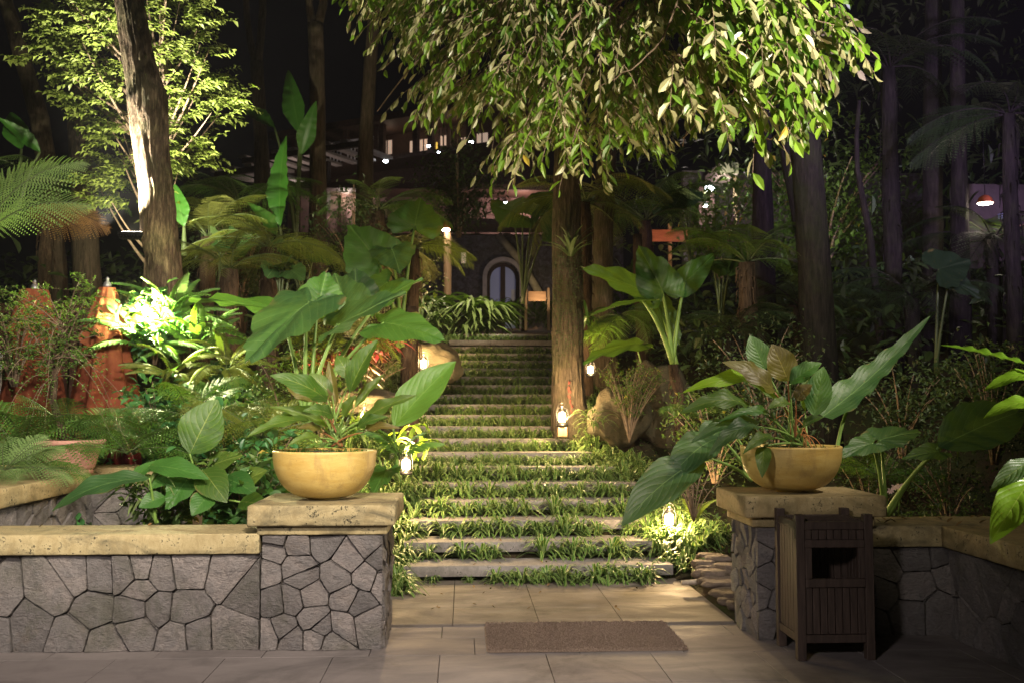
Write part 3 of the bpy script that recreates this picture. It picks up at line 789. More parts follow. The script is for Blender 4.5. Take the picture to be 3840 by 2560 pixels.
# denser, higher rows and margins: nobody could count these
mb = MB(); rr = random.Random(3)
for n in range(6, 20):
    y, z = 8.5 + .47 * n, .14 + .136 * n
    k = int(2.5 / .085)
    for i in range(k):
        for dy in (-.09, -.03):
            x = SC[n] - 1.25 + 2.5 * (i + rr.random()) / k
            if n == 18 and -.4 < x < 1.6: continue
            spider_mb(mb, Vector((x, y + dy + rr.uniform(-.03, .02), z - .14)), rr.uniform(.16, .22), 14, rr, 3)
tag(mb.build('spider_plant_rows', 'spider'), 'dense rows of striped spider plants covering the risers of the upper stairs', 'spider plants', kind='stuff')
mb = MB()
for i in range(520):
    n = rr.uniform(-.3, 19); y = 8.5 + .47 * n; s = rr.choice((-1, 1)); c = stair_c(y)
    off = rr.uniform(1.12, 1.6) if s > 0 else rr.uniform(1.14, 1.75)
    x = c + s * off; z = max(GZ(x, y), .0)
    if s > 0 and y < 9.0 and x > 2.1: continue
    spider_mb(mb, Vector((x, y, z)), rr.uniform(.16, .27), 15, rr, 4)
for i in range(26):
    x, y = rr.uniform(-.62, -.48), rr.uniform(7.9, 9); spider_mb(mb, Vector((x, y, GZ(x, y) * .5)), .24, 16, rr, 4)
for i in range(30):
    a = rr.uniform(0, 6.28); q = rr.uniform(.08, .45); x, y = 2.0 + .45 * math.cos(a) * q / .45, 9.2 + math.sin(a) * q; spider_mb(mb, Vector((x, y, GZ(x, y))), .25, 14, rr, 4)
tag(mb.build('spider_plant_margins', 'spider'), 'mass of striped spider plants spilling along both sides of the stairs', 'spider plants', kind='stuff')

# ------------------------------------------------------------------ bowls, mat, bin
def bowl(label, x, y, z, r, h, mat='bowl', soil=True):
    t = thing('planter_bowl', label, 'planter', (x, y, z)); pr = []
    for i in range(17):
        a = i / 16 * math.pi / 2; pr.append((.10 + (r - .10) * math.sin(a) ** .92 if i else .10, h * (1 - math.cos(a))))
    pr = [(.085, -.012), (.10, -.012), (.10, 0)] + pr[1:] + [(r + .002, h + .012), (r + .003, h + .024), (r - .002, h + .029), (r - .016, h + .028), (r - .022, h + .01), (r - .05, h - .05)]
    mb = MB(); mb.lathe(pr, n=72, wob=.006); mb.build('bowl', mat, t)
    mb = MB(); n = 26; c = mb.vert((0, 0, h + .02)); prev = None; q0 = random.Random(4)
    for k in range(1, 8):
        ring = [mb.vert(((r - .03) * k / 7 * math.cos(j / n * 6.283), (r - .03) * k / 7 * math.sin(j / n * 6.283), h - .01 + .035 * (1 - k / 7) + q0.uniform(-.008, .010))) for j in range(n)]
        for j in range(n):
            if prev: mb.face(prev[j], ring[j], ring[(j + 1) % n], prev[(j + 1) % n])
            else: mb.face(c, ring[j], ring[(j + 1) % n])
        prev = ring
    mb.build('soil', 'soil', t, True)
    mb = MB()
    for i in range(60):
        a, q = q0.uniform(0, 6.28), (r - .04) * q0.random() ** .5; b = Vector((q * math.cos(a), q * math.sin(a), h + .005))
        for k in range(3):
            d = Vector((q0.uniform(-1, 1), q0.uniform(-1, 1), q0.uniform(.4, 1.6))).normalized(); mini(mb, b, d, Vector((0, -1, .3)), q0.uniform(.015, .04), .010, q0.random(), 1)
    mb.build('weeds', 'bush', t, False)
    return t
bowl('ochre glazed bowl planter on the left pillar cap', -.903, 6.60, .899, .334, .275)
bowl('ochre bowl planter on the right pillar cap, a leaf hanging over its side', 2.205, 6.65, .929, .332, .265).rotation_euler.z = 2.1
# mat
mb = MB(); nx, ny = 60, 38
for top in (1,):
    g = []
    for j in range(ny + 1):
        row = []
        for i in range(nx + 1):
            x, y = -.62 + 1.24 * i / nx, -.38 + .76 * j / ny; e = min(i, nx - i, j, ny - j)
            cx, cy = abs(x) - .58, abs(y) - .34
            if cx > 0 and cy > 0:
                q = math.hypot(cx, cy); 
                if q > .04: x = math.copysign(.58 + cx / q * .04, x); y = math.copysign(.34 + cy / q * .04, y)
            z = .018 + .0025 * noise.noise(Vector((x * 40, y * 40, 0))) + .006 * noise.noise(Vector((x * 2.3, y * 2.3, 5))) if e else .0035
            row.append(mb.vert((x, y, z)))
        g.append(row)
    for j in range(ny):
        for i in range(nx): mb.face(g[j][i], g[j][i + 1], g[j + 1][i + 1], g[j + 1][i])
mt = thing('door_mat', 'brown pile mat lying on the paving before the stairs', 'mat', (.765, 6.50, 0), .0)
mb.build('pile', 'mat', mt); q0 = random.Random(8); mb = MB()
for i in range(9000):
    x, y = q0.uniform(-.61, .61), q0.uniform(-.37, .37); d = Vector((q0.uniform(-.5, .5), q0.uniform(-.5, .5), 1)).normalized(); b = Vector((x, y, .014)); s = Vector((1, q0.uniform(-1, 1), 0)).normalized() * .0035; r = q0.random()
    i0 = mb.vert(b - s, r=r); i1 = mb.vert(b + s, r=r); i2 = mb.vert(b + d * .016 + s * .4, r=r); i3 = mb.vert(b + d * .016 - s * .4, r=r); mb.face(i0, i1, i2, i3)
mb.build('tufts', 'mat', mt, False)
# bin
t = thing('litter_bin', 'dark wooden slatted litter bin with a square opening beside the right pillar', 'bin', (2.195, 6.05, 0))
hx, hy, pw = .232, .205, .052
for sx in (-1, 1):
    for sy in (-1, 1):
        mb = MB(); mb.box((sx * (hx - pw / 2), sy * (hy - pw / 2), .425), (pw, pw, .85), .5, None, .003); mb.build('post', 'wood', t, False)
def rail(x, y, z, a, b, c, nm='rail'): mb = MB(); mb.box((x, y, z), (a, b, c), .5, None, .002); return mb.build(nm, 'wood', t, False)
iw = 2 * hx - 2 * pw; idp = 2 * hy - 2 * pw
for z in (.125, .785):
    for sy in (-1, 1): rail(0, sy * (hy - .018), z, iw - .002, .026, .046)
    for sx in (-1, 1): rail(sx * (hx - .018), 0, z, .026, idp - .002, .046)
nsl = 8
for (sy, z0, z1) in ((-1, .15, .426), (-1, .702, .76), (1, .15, .76)):
    for i in range(nsl):
        x = -iw / 2 + iw * (i + .5) / nsl; rail(x, sy * (hy - .020), (z0 + z1) / 2, iw / nsl - .006, .016, z1 - z0 - .002, 'slat')
for sx in (-1, 1):
    for i in range(6):
        y = -idp / 2 + idp * (i + .5) / 6; rail(sx * (hx - .020), y, .455, .016, idp / 6 - .006, .612, 'slat')
fr = MB(); yy = -hy + .010
for (x, z, a, c) in ((0, .680, iw, .046), (0, .450, iw, .050), (-iw / 2 + .021, .566, .042, .180), (iw / 2 - .021, .566, .042, .180)): fr.box((x, yy, z), (a - .003, .030, c), .5, None, .003)
fr.build('opening_frame', 'wood', t, False)
for i in range(6): rail(0, -hy + .07 + i * .052, .806, iw + .02, .012, .012, 'top_slat')
mb = MB(); mb.lathe([(.12, .10), (.13, .42), (.125, .42), (.115, .11)], n=24); mb.build('liner', 'black', t)

# ------------------------------------------------------------------ lanterns and visible lamps
def lantern(u, v, Y, label, power=14, s=1.0, gs=22):
    power *= 6
    p = at(u, v, Y); t = thing('lantern', label, 'lantern', p, 0, 'hurricane lanterns along the stairs'); 
    mb = MB(); mb.lathe([(.062, 0), (.066, .006), (.064, .028), (.05, .036), (.035, .05)], n=20); mb.build('base', 'black', t)
    mb = MB(); mb.lathe([(.036, .051), (.043, .060), (.045, .10), (.043, .140), (.036, .152)], n=20); mb.build('globe', 'glow', t)
    mb = MB(); mb.lathe([(.036, .156), (.05, .162), (.042, .18), (.024, .195), (.03, .20), (.018, .222), (.004, .226)], n=20); mb.build('cap', 'black', t)
    mb = MB()
    for sx in (-1, 1): mb.tube([(sx * .056, 0, .02), (sx * .066, 0, .06), (sx * .066, 0, .15), (sx * .05, 0, .185), (sx * .026, 0, .20)], .005, 6)
    for k in range(6): mb.tube([(.051 * math.cos(k * 1.047 + .3), .051 * math.sin(k * 1.047 + .3), .04), (.051 * math.cos(k * 1.047 + .3), .051 * math.sin(k * 1.047 + .3), .158)], .0024, 4)
    for a in (0, 1.57): mb.tube([(.052 * math.cos(a + k * .785), .052 * math.sin(a + k * .785), .10) for k in range(0, 9)], .0022, 4)
    mb.tube([(-.06, 0, .16)] + [(-.06 * math.cos(k * .3927), 0, .17 + .09 * math.sin(k * .3927)) for k in range(9)], .0025, 5)
    mb.build('wire_frame', 'black', t)
    t.scale = [s] * 3
    l = lamp('lantern_flame', 'POINT', (0, -.13, .14), power, AMBER, radius=.03); l.parent = t
    l2 = lamp('lantern_flame', 'POINT', (0, .0, .27), power * .5, AMBER, radius=.03); l2.parent = t
    return t
lantern(2108, 1598, 11.6, 'black hurricane lantern glowing at the foot of the big trunk', 13, 1.05)
mb = MB(); mb.box((0, 0, -.055), (.11, .11, .11), .5, None, .006); o = mb.build('lantern_stand', 'wood_tan', None, False); o.location = at(2108, 1600, 11.6); tag(o, 'squat square stand under the lantern by the big trunk', 'stand')
lantern(1588, 1392, 12.6, 'glowing lantern in front of the boulder left of the stairs', 14, .95)
lantern(2214, 1412, 12.9, 'lantern shining to the right of the big trunk, above the twiggy shrub', 5, .9)
lantern(1523, 1778, 9.7, 'bright lantern among spider plants just right of the left bowl', 15, .95)
lantern(2510, 1985, 9.2, 'bright lantern low in spider plants at the right end of the lower steps', 14, .95)
lantern(1366, 1590, 10.6, 'small lantern half hidden behind the leaves of the left bowl', 14, .8)
lantern(1598, 1285, 15.5, 'far lantern behind the drooping leaf, above the boulder', 12, 1.0)
# lamp post
t = thing('lamp_post', 'round brown lamp post with terracotta shaded lamp near the top of the stairs', 'lamp post', at(1677, 1262, 19)); zt = at(1677, 872, 19).z - t.location.z
mb = MB(); mb.tube([(0, 0, -.3), (0, 0, zt * .5), (0, 0, zt)], [.082, .078, .075], 18); mb.build('post', 'wood_post', t)
mb = MB(); mb.lathe([(.10, zt + .05), (.06, zt + .14), (.03, zt + .2)], (-.03, -.12, 0), 18); mb.build('lamp_shade', 'shade', t)
mb = MB(); mb.lathe([(.02, zt + .0), (.07, zt + .01), (.075, zt + .045)], (-.03, -.12, 0), 18); mb.build('bulb', 'glow_w', t)
l = lamp('post_lamp_light', 'POINT', (-.03, -.2, zt - .06), 18, (1, .8, .55), radius=.05); l.parent = t
# flood lamps at the leaning trunk
t = thing('flood_light', 'black finned flood light fixed low on the leaning trunk, pointing up', 'flood light', at(497, 880, 10.35))
mb = MB(); mb.box((0, 0, 0), (.26, .16, .035), .5, None, .006); mb.build('housing', 'black', t, False)
mb = MB()
for i in range(9): mb.box((-.11 + i * .0275, 0, -.033), (.008, .15, .03))
mb.build('fins', 'black', t, False)
mb = MB(); mb.box((0.01, 0, .0195), (.21, .12, .003)); mb.build('lens', 'glow_w', t, False)
mb = MB(); mb.tube([(.12, 0, -.0), (.2, .04, -.04), (.26, .12, -.02)], .012, 6); mb.build('bracket', 'black', t)
l = lamp('flood_beam', 'SPOT', (-.22, -.24, .04), 4800, (1, .93, .75), (.04, .16, 1.35), 92, .6, .03); l.parent = t
l = lamp('ficus_beam', 'SPOT', (-.02, .06, .03), 1300, (1, .93, .62), (-.2, 2.2, 2.6), 120, .6, .03); l.parent = t
t = thing('ground_spotlight', 'dazzling ground spotlight in the ferns at the base of the leaning trunk', 'spotlight', at(560, 1262, 9.75))
mb = MB(); mb.lathe([(.05, -.12), (.07, -.10), (.075, .0), (.07, .002)], n=20); mb.build('housing', 'black', t)
mb = MB(); mb.lathe([(.062, .003), (.05, .016), (.02, .022)], n=20); mb.build('lens', 'glow_w', t)
l = lamp('spot_beam', 'SPOT', (0, 0, .06), 800, (1, .98, .55), (-.1, .35, 1.0), 150, .8, .03); l.parent = t
l = lamp('spot_spill', 'POINT', (.03, -.22, .22), 750, (1, .98, .50), radius=.04); l.parent = t
def bulb_lamp(name, u, v, Y, r, label, mat='glow_c', power=0, col=(.9, .95, 1), shade='black'):
    t = thing(name, label, 'lamp', at(u, v, Y)); mb = MB(); mb.lathe([(r * .2, r * .5), (r * 1.3, r * .4), (r * .5, r * 1.3), (r * .2, r * 1.7)], n=14); mb.build('housing', shade, t)
    mb = MB(); mb.lathe([(r * .25, -r * .55), (r * .9, -r * .3), (r, .1 * r), (r * .8, r * .38)], n=14); mb.build('bulb', mat, t)
    if power: l = lamp(name + '_light', 'POINT', (0, 0, -r * 1.5), power, col, radius=r); l.parent = t
bulb_lamp('wall_lamp', 1446, 606, 37, .09, 'round white lamp hanging under the balcony of the far building')
bulb_lamp('wall_lamp', 1607, 549, 36, .07, 'white lamp in front of the lit yellow patch of the upper floor')
bulb_lamp('wall_lamp', 1645, 572, 36, .05, 'tiny white lamp right of the yellow patch on the upper floor')
bulb_lamp('wall_lamp', 1765, 535, 36, .10, 'white lamp at the right end of the upper floor, just left of the foliage')
bulb_lamp('wall_lamp', 1896, 762, 34, .08, 'white lamp shining through fern fronds above the arched door', power=50, col=(1, .8, .7))
bulb_lamp('garden_lamp', 3358, 826, 20, .065, 'small dazzling white lamp in the dark trees at right', power=10)
bulb_lamp('garden_lamp', 3332, 846, 20, .03, 'tiny bluish lamp just below the dazzling one at right')
bulb_lamp('garden_lamp', 2660, 708, 32, .16, 'whitish lamp under the pavilion eaves behind the foliage', power=120, col=(1, .75, .8))
bulb_lamp('garden_lamp', 2645, 772, 32, .09, 'white lamp low at the pavilion wall', power=60, col=(1, .7, .75))
t = thing('hanging_lamp', 'terracotta dome lamp glowing at the right edge of the garden', 'lamp', at(3694, 762, 15))
mb = MB(); mb.lathe([(.125, 0), (.12, .02), (.10, .07), (.06, .11), (.02, .125)], n=24); mb.build('lamp_shade', 'shade', t)
mb = MB(); mb.lathe([(.04, -.02), (.10, -.018), (.115, -.002)], n=24); mb.build('bulb', 'glow_w', t)
mb = MB(); mb.tube([(0, 0, .12), (0, 0, 1.6)], .006, 5); mb.build('cord', 'black', t)
l = lamp('hanging_light', 'POINT', (0, 0, -.12), 25, (1, .8, .65), radius=.08); l.parent = t
# ------------------------------------------------------------------ plants in the bowls
def lf(t, kind, b, p, Y0, Y1, w, nrm=(0, -1, .4), mat='philo', stalk=None, root=None, sr=.008, smat='stem', **k):
    """one leaf of plant t: from pixel b (depth Y0) to pixel p (depth Y1), width w in photo px; stalk from root point"""
    a, c = at(*b, Y0), at(*p, Y1); o = Vector(t.location); W = w * (Y0 + Y1) / 2 / F
    mb = MB(); sd = int(b[0] * 7 + p[1]) & 0xffff
    if kind == 'heart': heart(mb, a - o, c - o, W, nrm, seed=sd, **k)
    else: blade(mb, a - o, c - o, W, nrm, seed=sd, prof=kind if kind != 'lance' else None, **k)
    lo = mb.build('leaf', mat, t)
    mb = MB()
    if root is not None:
        r = Vector(root); mid = (r + a) / 2 + Vector(((a.x - r.x) * -.12, 0, (a - r).length * .10)); pts = bez(r, mid, a, 10)
        if kind != 'heart': pts += [a.lerp(c, .3)] if False else []
        mb.tube([q - o for q in pts], [sr * (1.35 - .75 * i / (len(pts) - 1)) for i in range(len(pts))], 8); mb.build('stalk', smat, t)
    return lo
R1 = at(1262, 1672, 6.60)
t = thing('potted_plant', 'leafy philodendron-like plant with wavy upright leaves growing in the left bowl', 'potted plant', R1)
R1 = R1 - Vector((0, 0, .0))
for (b, p, y0, y1, w, k, m) in (
    ((1312, 1470), (1415, 1272), 6.6, 6.55, 84, dict(wave=0.020, fold=.5, arch=.10), 'philo'),
    ((1228, 1500), (1018, 1402), 6.5, 6.3, 88, dict(wave=0.034, fold=.1, arch=.16), 'philo'),
    ((1160, 1575), (925, 1630), 6.5, 6.2, 52, dict(wave=0.034, fold=.3, arch=.14), 'philo'),
    ((1352, 1578), (1562, 1478), 6.55, 6.4, 55, dict(wave=0.051, fold=.4, arch=.10), 'philo'),
    ((1252, 1565), (1140, 1535), 6.45, 6.3, 59, dict(wave=0.051, fold=.2, arch=.22), 'philo'),
    ((1180, 1500), (1075, 1448), 6.7, 6.7, 59, dict(wave=0.034, fold=.2, arch=.1), 'bronze'),
    ((1205, 1545), (1040, 1560), 6.7, 6.6, 50, dict(wave=0.034, fold=.3, arch=.14), 'philo'),
    ((1245, 1480), (1160, 1398), 6.75, 6.75, 63, dict(wave=0.034, fold=.2, arch=.1), 'philo'),
    ((1318, 1420), (1262, 1330), 6.8, 6.85, 67, dict(wave=0.034, fold=.2, arch=.1), 'philo'),
    ((1340, 1600), (1452, 1560), 6.5, 6.4, 44, dict(wave=0.051, fold=.4, arch=.12), 'philo'),
    ((1210, 1620), (1120, 1600), 6.5, 6.35, 40, dict(wave=0.051, fold=.2, arch=.2), 'bronze'),
    ((1230, 1600), (1010, 1520), 6.6, 6.5, 37, dict(wave=.04, fold=.5, arch=.2), 'philo'),
    ((1330, 1530), (1440, 1400), 6.7, 6.75, 39, dict(wave=.03, fold=.6, arch=.06), 'philo'),
    ((1262, 1520), (1232, 1350), 6.75, 6.8, 40, dict(wave=.03, fold=.6, arch=.05), 'bronze'),
    ((1360, 1620), (1500, 1600), 6.5, 6.35, 34, dict(wave=.04, fold=.4, arch=.2), 'bronze'),
    ((1200, 1640), (1080, 1665), 6.45, 6.3, 34, dict(wave=.04, fold=.4, arch=.2), 'philo'),
    ((1290, 1560), (1335, 1480), 6.55, 6.5, 46, dict(wave=0.051, fold=.4, arch=.1), 'philo')):
    lf(t, 'lance', b, p, y0, y1, w, (-.2, -1, .6), m, root=R1 + Vector((RND.uniform(-.05, .05), RND.uniform(-.03, .03), 0)), sr=.0065, smat='stem_r' if m == 'bronze' else 'stem', **k)
R2 = at(2990, 1668, 6.62)
t = thing('potted_plant', 'bushy plant with bronze and green wavy leaves growing in the right bowl', 'potted plant', R2)
for (b, p, y0, y1, w, k, m) in (
    ((2868, 1385), (2812, 1258), 6.75, 6.8, 92, dict(wave=0.020, fold=.12, arch=.04), 'taro'),
    ((2955, 1428), (2895, 1290), 6.6, 6.6, 118, dict(wave=0.034, fold=.15, arch=.06), 'bronze'),
    ((2905, 1470), (2716, 1352), 6.5, 6.4, 88, dict(wave=0.051, fold=.1, arch=.18), 'bronze'),
    ((2875, 1442), (2566, 1458), 6.6, 6.4, 66, dict(wave=0.034, fold=.2, arch=.20), 'lime'),
    ((2806, 1520), (2556, 1536), 6.45, 6.3, 77, dict(wave=0.051, fold=.2, arch=.24), 'philo'),
    ((2962, 1438), (3080, 1358), 6.55, 6.5, 76, dict(wave=0.051, fold=.3, arch=.12), 'taro'),
    ((3052, 1560), (3088, 1372), 6.7, 6.75, 101, dict(wave=0.025, fold=.15, arch=.05), 'taro'),
    ((2962, 1510), (2880, 1528), 6.45, 6.35, 50, dict(wave=0.051, fold=.2, arch=.2), 'philo'),
    ((2985, 1500), (3045, 1440), 6.5, 6.45, 59, dict(wave=0.051, fold=.4, arch=.12), 'bronze'),
    ((2842, 1598), (2662, 1692), 6.4, 6.1, 77, dict(wave=0.051, fold=.2, arch=.22), 'taro_d'),
    ((2850, 1580), (2590, 1650), 6.5, 6.3, 67, dict(wave=0.051, fold=.3, arch=.2), 'taro_d'),
    ((2865, 1672), (2858, 1785), 6.42, 6.24, 60, dict(wave=0.034, fold=.2, arch=.16), 'philo'),
    ((3020, 1540), (3030, 1400), 6.75, 6.8, 50, dict(wave=.03, fold=.6, arch=.06), 'philo'),
    ((2940, 1520), (2790, 1420), 6.7, 6.65, 44, dict(wave=.04, fold=.5, arch=.12), 'philo'),
    ((2900, 1560), (2700, 1570), 6.5, 6.3, 42, dict(wave=.04, fold=.4, arch=.2), 'taro'),
    ((3010, 1600), (3090, 1560), 6.5, 6.4, 37, dict(wave=.04, fold=.5, arch=.2), 'philo'),
    ((2900, 1640), (2790, 1690), 6.45, 6.2, 52, dict(wave=0.034, fold=.2, arch=.2), 'philo')):
    lf(t, 'lance', b, p, y0, y1, w, (-.3, -1, .7), m, root=R2 + Vector((RND.uniform(-.06, .06), RND.uniform(-.04, .04), 0)), sr=.0075, smat='stem_r' if m == 'bronze' else 'stem', **k)
mb = MB(); q = random.Random(5)
for i in range(12):
    a = q.uniform(0, 6.28); b = Vector((.04 * math.cos(a), .04 * math.sin(a), q.uniform(.05, .22))); e = b + Vector((q.uniform(-.16, .16), q.uniform(-.1, 0), -q.uniform(.02, .2)))
    mb.tube(bez(b, (b + e) / 2 + Vector((0, -.05, .08)), e, 6), .0028, 4)
mb.build('aerial_root', 'root', t)

# ------------------------------------------------------------------ elephant ears
def ear(label, root, leaves, mat='taro', sr=.018, trunk=None, smat='stem', group=None):
    t = thing('elephant_ear', label, 'elephant ear plant', root, 0, group); rr = random.Random(int(root.x * 91 + root.y))
    top = Vector(root)
    if trunk:
        top = Vector(trunk[0]); mb = MB(); o = Vector(root); n = 9
        mb.tube([(root.lerp(top, i / n) - o) + Vector((.02 * math.sin(i * 1.3), 0, -.1 if i == 0 else 0)) for i in range(n + 1)], [trunk[1] * (1.2 - .35 * i / n + .07 * math.sin(i * 2.9)) for i in range(n + 1)], 14, True, .55)
        for i in range(26):
            a = rr.uniform(0, 6.28); f = rr.uniform(.15, .97); c = root.lerp(top, f) - o + Vector((math.cos(a), math.sin(a), 0)) * trunk[1] * .95
            mb.tube([c, c + Vector((math.cos(a) * .02, math.sin(a) * .02, -.05)), c + Vector((math.cos(a) * .03, math.sin(a) * .03, -.12))], [.014, .011, .002], 4)
        mb.build('trunk', 'bark_fern', t)
    for L in leaves:
        b, p, y0, y1, w, nrm = L[:6]; k = dict(L[6]) if len(L) > 6 else {}; kind = k.pop('kind', 'heart'); m = k.pop('mat', mat)
        lf(t, kind, b, p, y0, y1, w, nrm, m, root=top + Vector((rr.uniform(-.03, .03), rr.uniform(-.03, .03), 0)), sr=sr, smat=smat, **k)
    return t
U = (0, -1, .35)
ear('big elephant ear plant with drooping dull green leaves behind the left bowl', at(1150, 1600, 8.3), [
    ((1150, 1140), (905, 1340), 8.2, 7.7, 330, (-.5, -1, .7), dict(mat='taro_d', droop=.10, wave=.03)),
    ((1190, 1165), (1225, 1012), 8.5, 8.6, 215, (.1, -1, .15), dict(cup=.05)),
    ((1050, 1165), (700, 1085), 8.7, 8.9, 120, (-.1, -.55, 1), dict(droop=.12)),
    ((1275, 1215), (1528, 1085), 8.3, 8.1, 215, (.1, -.7, 1), dict(mat='taro_d', droop=.02)),
    ((1440, 1210), (1668, 1240), 8.2, 7.9, 215, (.1, -.75, .8), dict(droop=.2)),
    ((1300, 1150), (1250, 1010), 9.0, 9.3, 200, (0, -1, .3), dict(mat='taro_d')),
    ((1420, 1140), (1582, 1022), 8.9, 9.0, 110, (-.2, -.6, 1), {}),
    ], sr=.017)
ear('upper elephant ear plant with two huge veined leaves, left of the lamp post', at(1500, 1300, 11.4), [
    ((1420, 985), (1302, 830), 11.2, 11.4, 235, (0, -1, .25), dict(mat='taro', cup=.05)),
    ((1555, 850), (1578, 735), 11.6, 11.8, 210, (.05, -1, .3), dict(cup=.08, mat='taro')),
    ((1470, 935), (1500, 1010), 11.1, 10.8, 180, (.1, -1, .5), dict(mat='taro_d')),
    ((1338, 1105), (1330, 1000), 10.6, 10.7, 170, (0, -1, .3), dict(mat='taro_d')),
    ((1450, 1060), (1290, 1180), 10.8, 10.5, 130, (-.2, -1, .6), {})], sr=.02)
ear('tall elephant ear plant on a scaly brown stem, right of the big trunk', at(2560, 1690, 11.0), [
    ((2483, 1090), (2397, 918), 10.9, 10.95, 185, (.05, -1, .2), dict(cup=.06, droop=.05)),
    ((2395, 1085), (2188, 985), 10.9, 10.7, 150, (-.25, -1, .9), dict(droop=.1)),
    ((2410, 1128), (2205, 1160), 10.7, 10.5, 66, (0, -.25, 1), dict(droop=.12, wave=.02)),
    ((2568, 1058), (2690, 948), 11.0, 11.1, 110, (.5, -1, .3), {}),
    ((2470, 1150), (2560, 1290), 11.3, 11.2, 130, (.4, -1, .4), dict(mat='taro_d'))], sr=.022,
    trunk=(at(2530, 1365, 11.0), .055))
# visible leaves with their own plants around the right pillar
ear('large drooping leaves hanging down left of the right pillar', at(2830, 1800, 7.25), [
    ((2640, 1715), (2330, 1960), 7.1, 6.9, 170, (-.5, -1, .55), dict(mat='taro_d', kind='lance', wave=.02, arch=.15, fold=.15)),
    ((2700, 1640), (2500, 1800), 7.2, 7.0, 150, (-.6, -1, .5), dict(mat='taro_d', kind='lance', wave=.03, arch=.2)),
    ((2730, 1590), (2620, 1700), 7.3, 7.2, 120, (-.5, -1, .5), dict(mat='taro_d', kind='lance', wave=.02, arch=.2))], sr=.012)
ear('long narrow dull leaf rising diagonally behind the right bowl', at(3125, 1800, 7.5), [
    ((3085, 1560), (3488, 1192), 7.4, 7.8, 150, (-.55, -.85, .5), dict(mat='taro_d', kind='arrow', wave=.018, wf=11, arch=-.06, fold=.35, nv=36))], sr=.0)
mb = MB(); mb.tube(bez(at(3132, 1790, 7.45), at(3135, 1600, 7.45), at(3200, 1490, 7.5), 8), [.017 - .0006 * i for i in range(9)], 8)
o = mb.build('leaf_stalk', 'stem', None); o.parent = [c for c in bpy.data.objects if c.get('label', '').startswith('long narrow dull')][0]; o.matrix_parent_inverse = Matrix.Translation(-o.parent.location)
ear('low broad leaf spreading right of the right bowl', at(3330, 1950, 7.7), [
    ((3300, 1648), (3458, 1598), 7.5, 7.6, 150, (-.1, -.6, 1), dict(mat='taro_d', droop=.12)),
    ((3270, 1660), (3150, 1700), 7.4, 7.3, 110, (-.1, -.7, .8), dict(mat='taro_d', droop=.12))], sr=.014)
ear('big dark leaf with a pale rib above the right low wall', at(3340, 1930, 7.4), [
    ((3520, 1675), (3850, 1530), 7.0, 7.2, 210, (.05, -.9, .8), dict(mat='taro_d', kind='lance', wave=.015, wf=9, arch=.05, nv=28)),
    ((3520, 1690), (3390, 1705), 7.0, 6.9, 90, (0, -.8, .8), dict(mat='taro_d'))], sr=.016)
t = ear('bright yellow-green wavy leaves reaching in from the right edge', at(4050, 1700, 4.4), [
    ((3880, 1375), (3528, 1292), 4.35, 4.3, 62, (.05, -.45, 1), dict(mat='lime', kind='lance', wave=.018, wf=12, arch=.02, fold=.3, nv=34)),
    ((3900, 1400), (3690, 1458), 4.4, 4.3, 66, (0, -.7, 1), dict(mat='lime', kind='lance', wave=.02, arch=.1)),
    ((3900, 1505), (3690, 1560), 4.4, 4.3, 70, (0, -.7, 1), dict(mat='lime', kind='lance', wave=.02, arch=.12)),
    ((3870, 1725), (3715, 1838), 4.3, 4.2, 80, (-.4, -1, .6), dict(mat='philo', kind='lance', wave=.02, arch=.12)),
    ((3868, 1790), (3716, 2030), 4.3, 4.15, 140, (-.5, -1, .3), dict(mat='lime', kind='lance', wave=.02, arch=.14))], mat='lime', sr=.012)
# left bed
ear('broad-leaved plant with one tall pale leaf in the bed behind the left wall', at(740, 1900, 7.5), [
    ((712, 1700), (815, 1495), 7.4, 7.45, 165, (.1, -1, .3), dict(mat='philo', kind='lance', wave=.02, arch=.05, fold=.12)),
    ((560, 1745), (780, 1790), 7.2, 7.0, 90, (0, -.9, .8), dict(mat='taro', kind='lance', wave=.02)),
    ((760, 1760), (850, 1880), 7.2, 7.0, 120, (0, -1, .5), dict(mat='philo', kind='lance')),
    ((700, 1800), (620, 1900), 7.2, 7.0, 120, (0, -1, .5), dict(mat='taro')),
    ((840, 1790), (960, 1850), 7.3, 7.1, 100, (.2, -1, .6), dict(mat='taro', kind='lance')),
    ((800, 1740), (900, 1700), 7.5, 7.4, 95, (.1, -1, .6), dict(mat='philo')),
    ((880, 1830), (1000, 1760), 7.4, 7.3, 90, (.1, -1, .6), dict(mat='philo', kind='lance')),
    ((900, 1880), (1010, 1900), 7.1, 6.9, 80, (.1, -1, .6), dict(mat='philo', kind='lance', wave=.02)),
    ((790, 1850), (720, 1930), 7.1, 6.95, 90, (.1, -1, .6), dict(mat='taro', kind='lance', wave=.02)),
    ((650, 1820), (700, 1720), 7.4, 7.4, 80, (.1, -1, .6), dict(mat='philo', kind='lance', wave=.02)),
    ((620, 1860), (520, 1900), 7.1, 7.0, 70, (.1, -1, .6), dict(mat='taro', kind='lance', wave=.02)),
    ((650, 1770), (560, 1830), 7.3, 7.1, 80, (.1, -1, .6), dict(mat='taro', kind='lance'))], sr=.010)
ear('long dark wavy leaf lying over the left low wall bed', at(590, 1960, 7.1), [
    ((560, 1790), (188, 1905), 7.0, 6.9, 105, (-.1, -.75, 1), dict(mat='taro_d', kind='lance', wave=.025, arch=.14, nv=22)),
    ((470, 1830), (600, 1720), 7.2, 7.3, 60, (-.1, -.8, 1), dict(mat='taro', kind='lance'))], sr=.010)
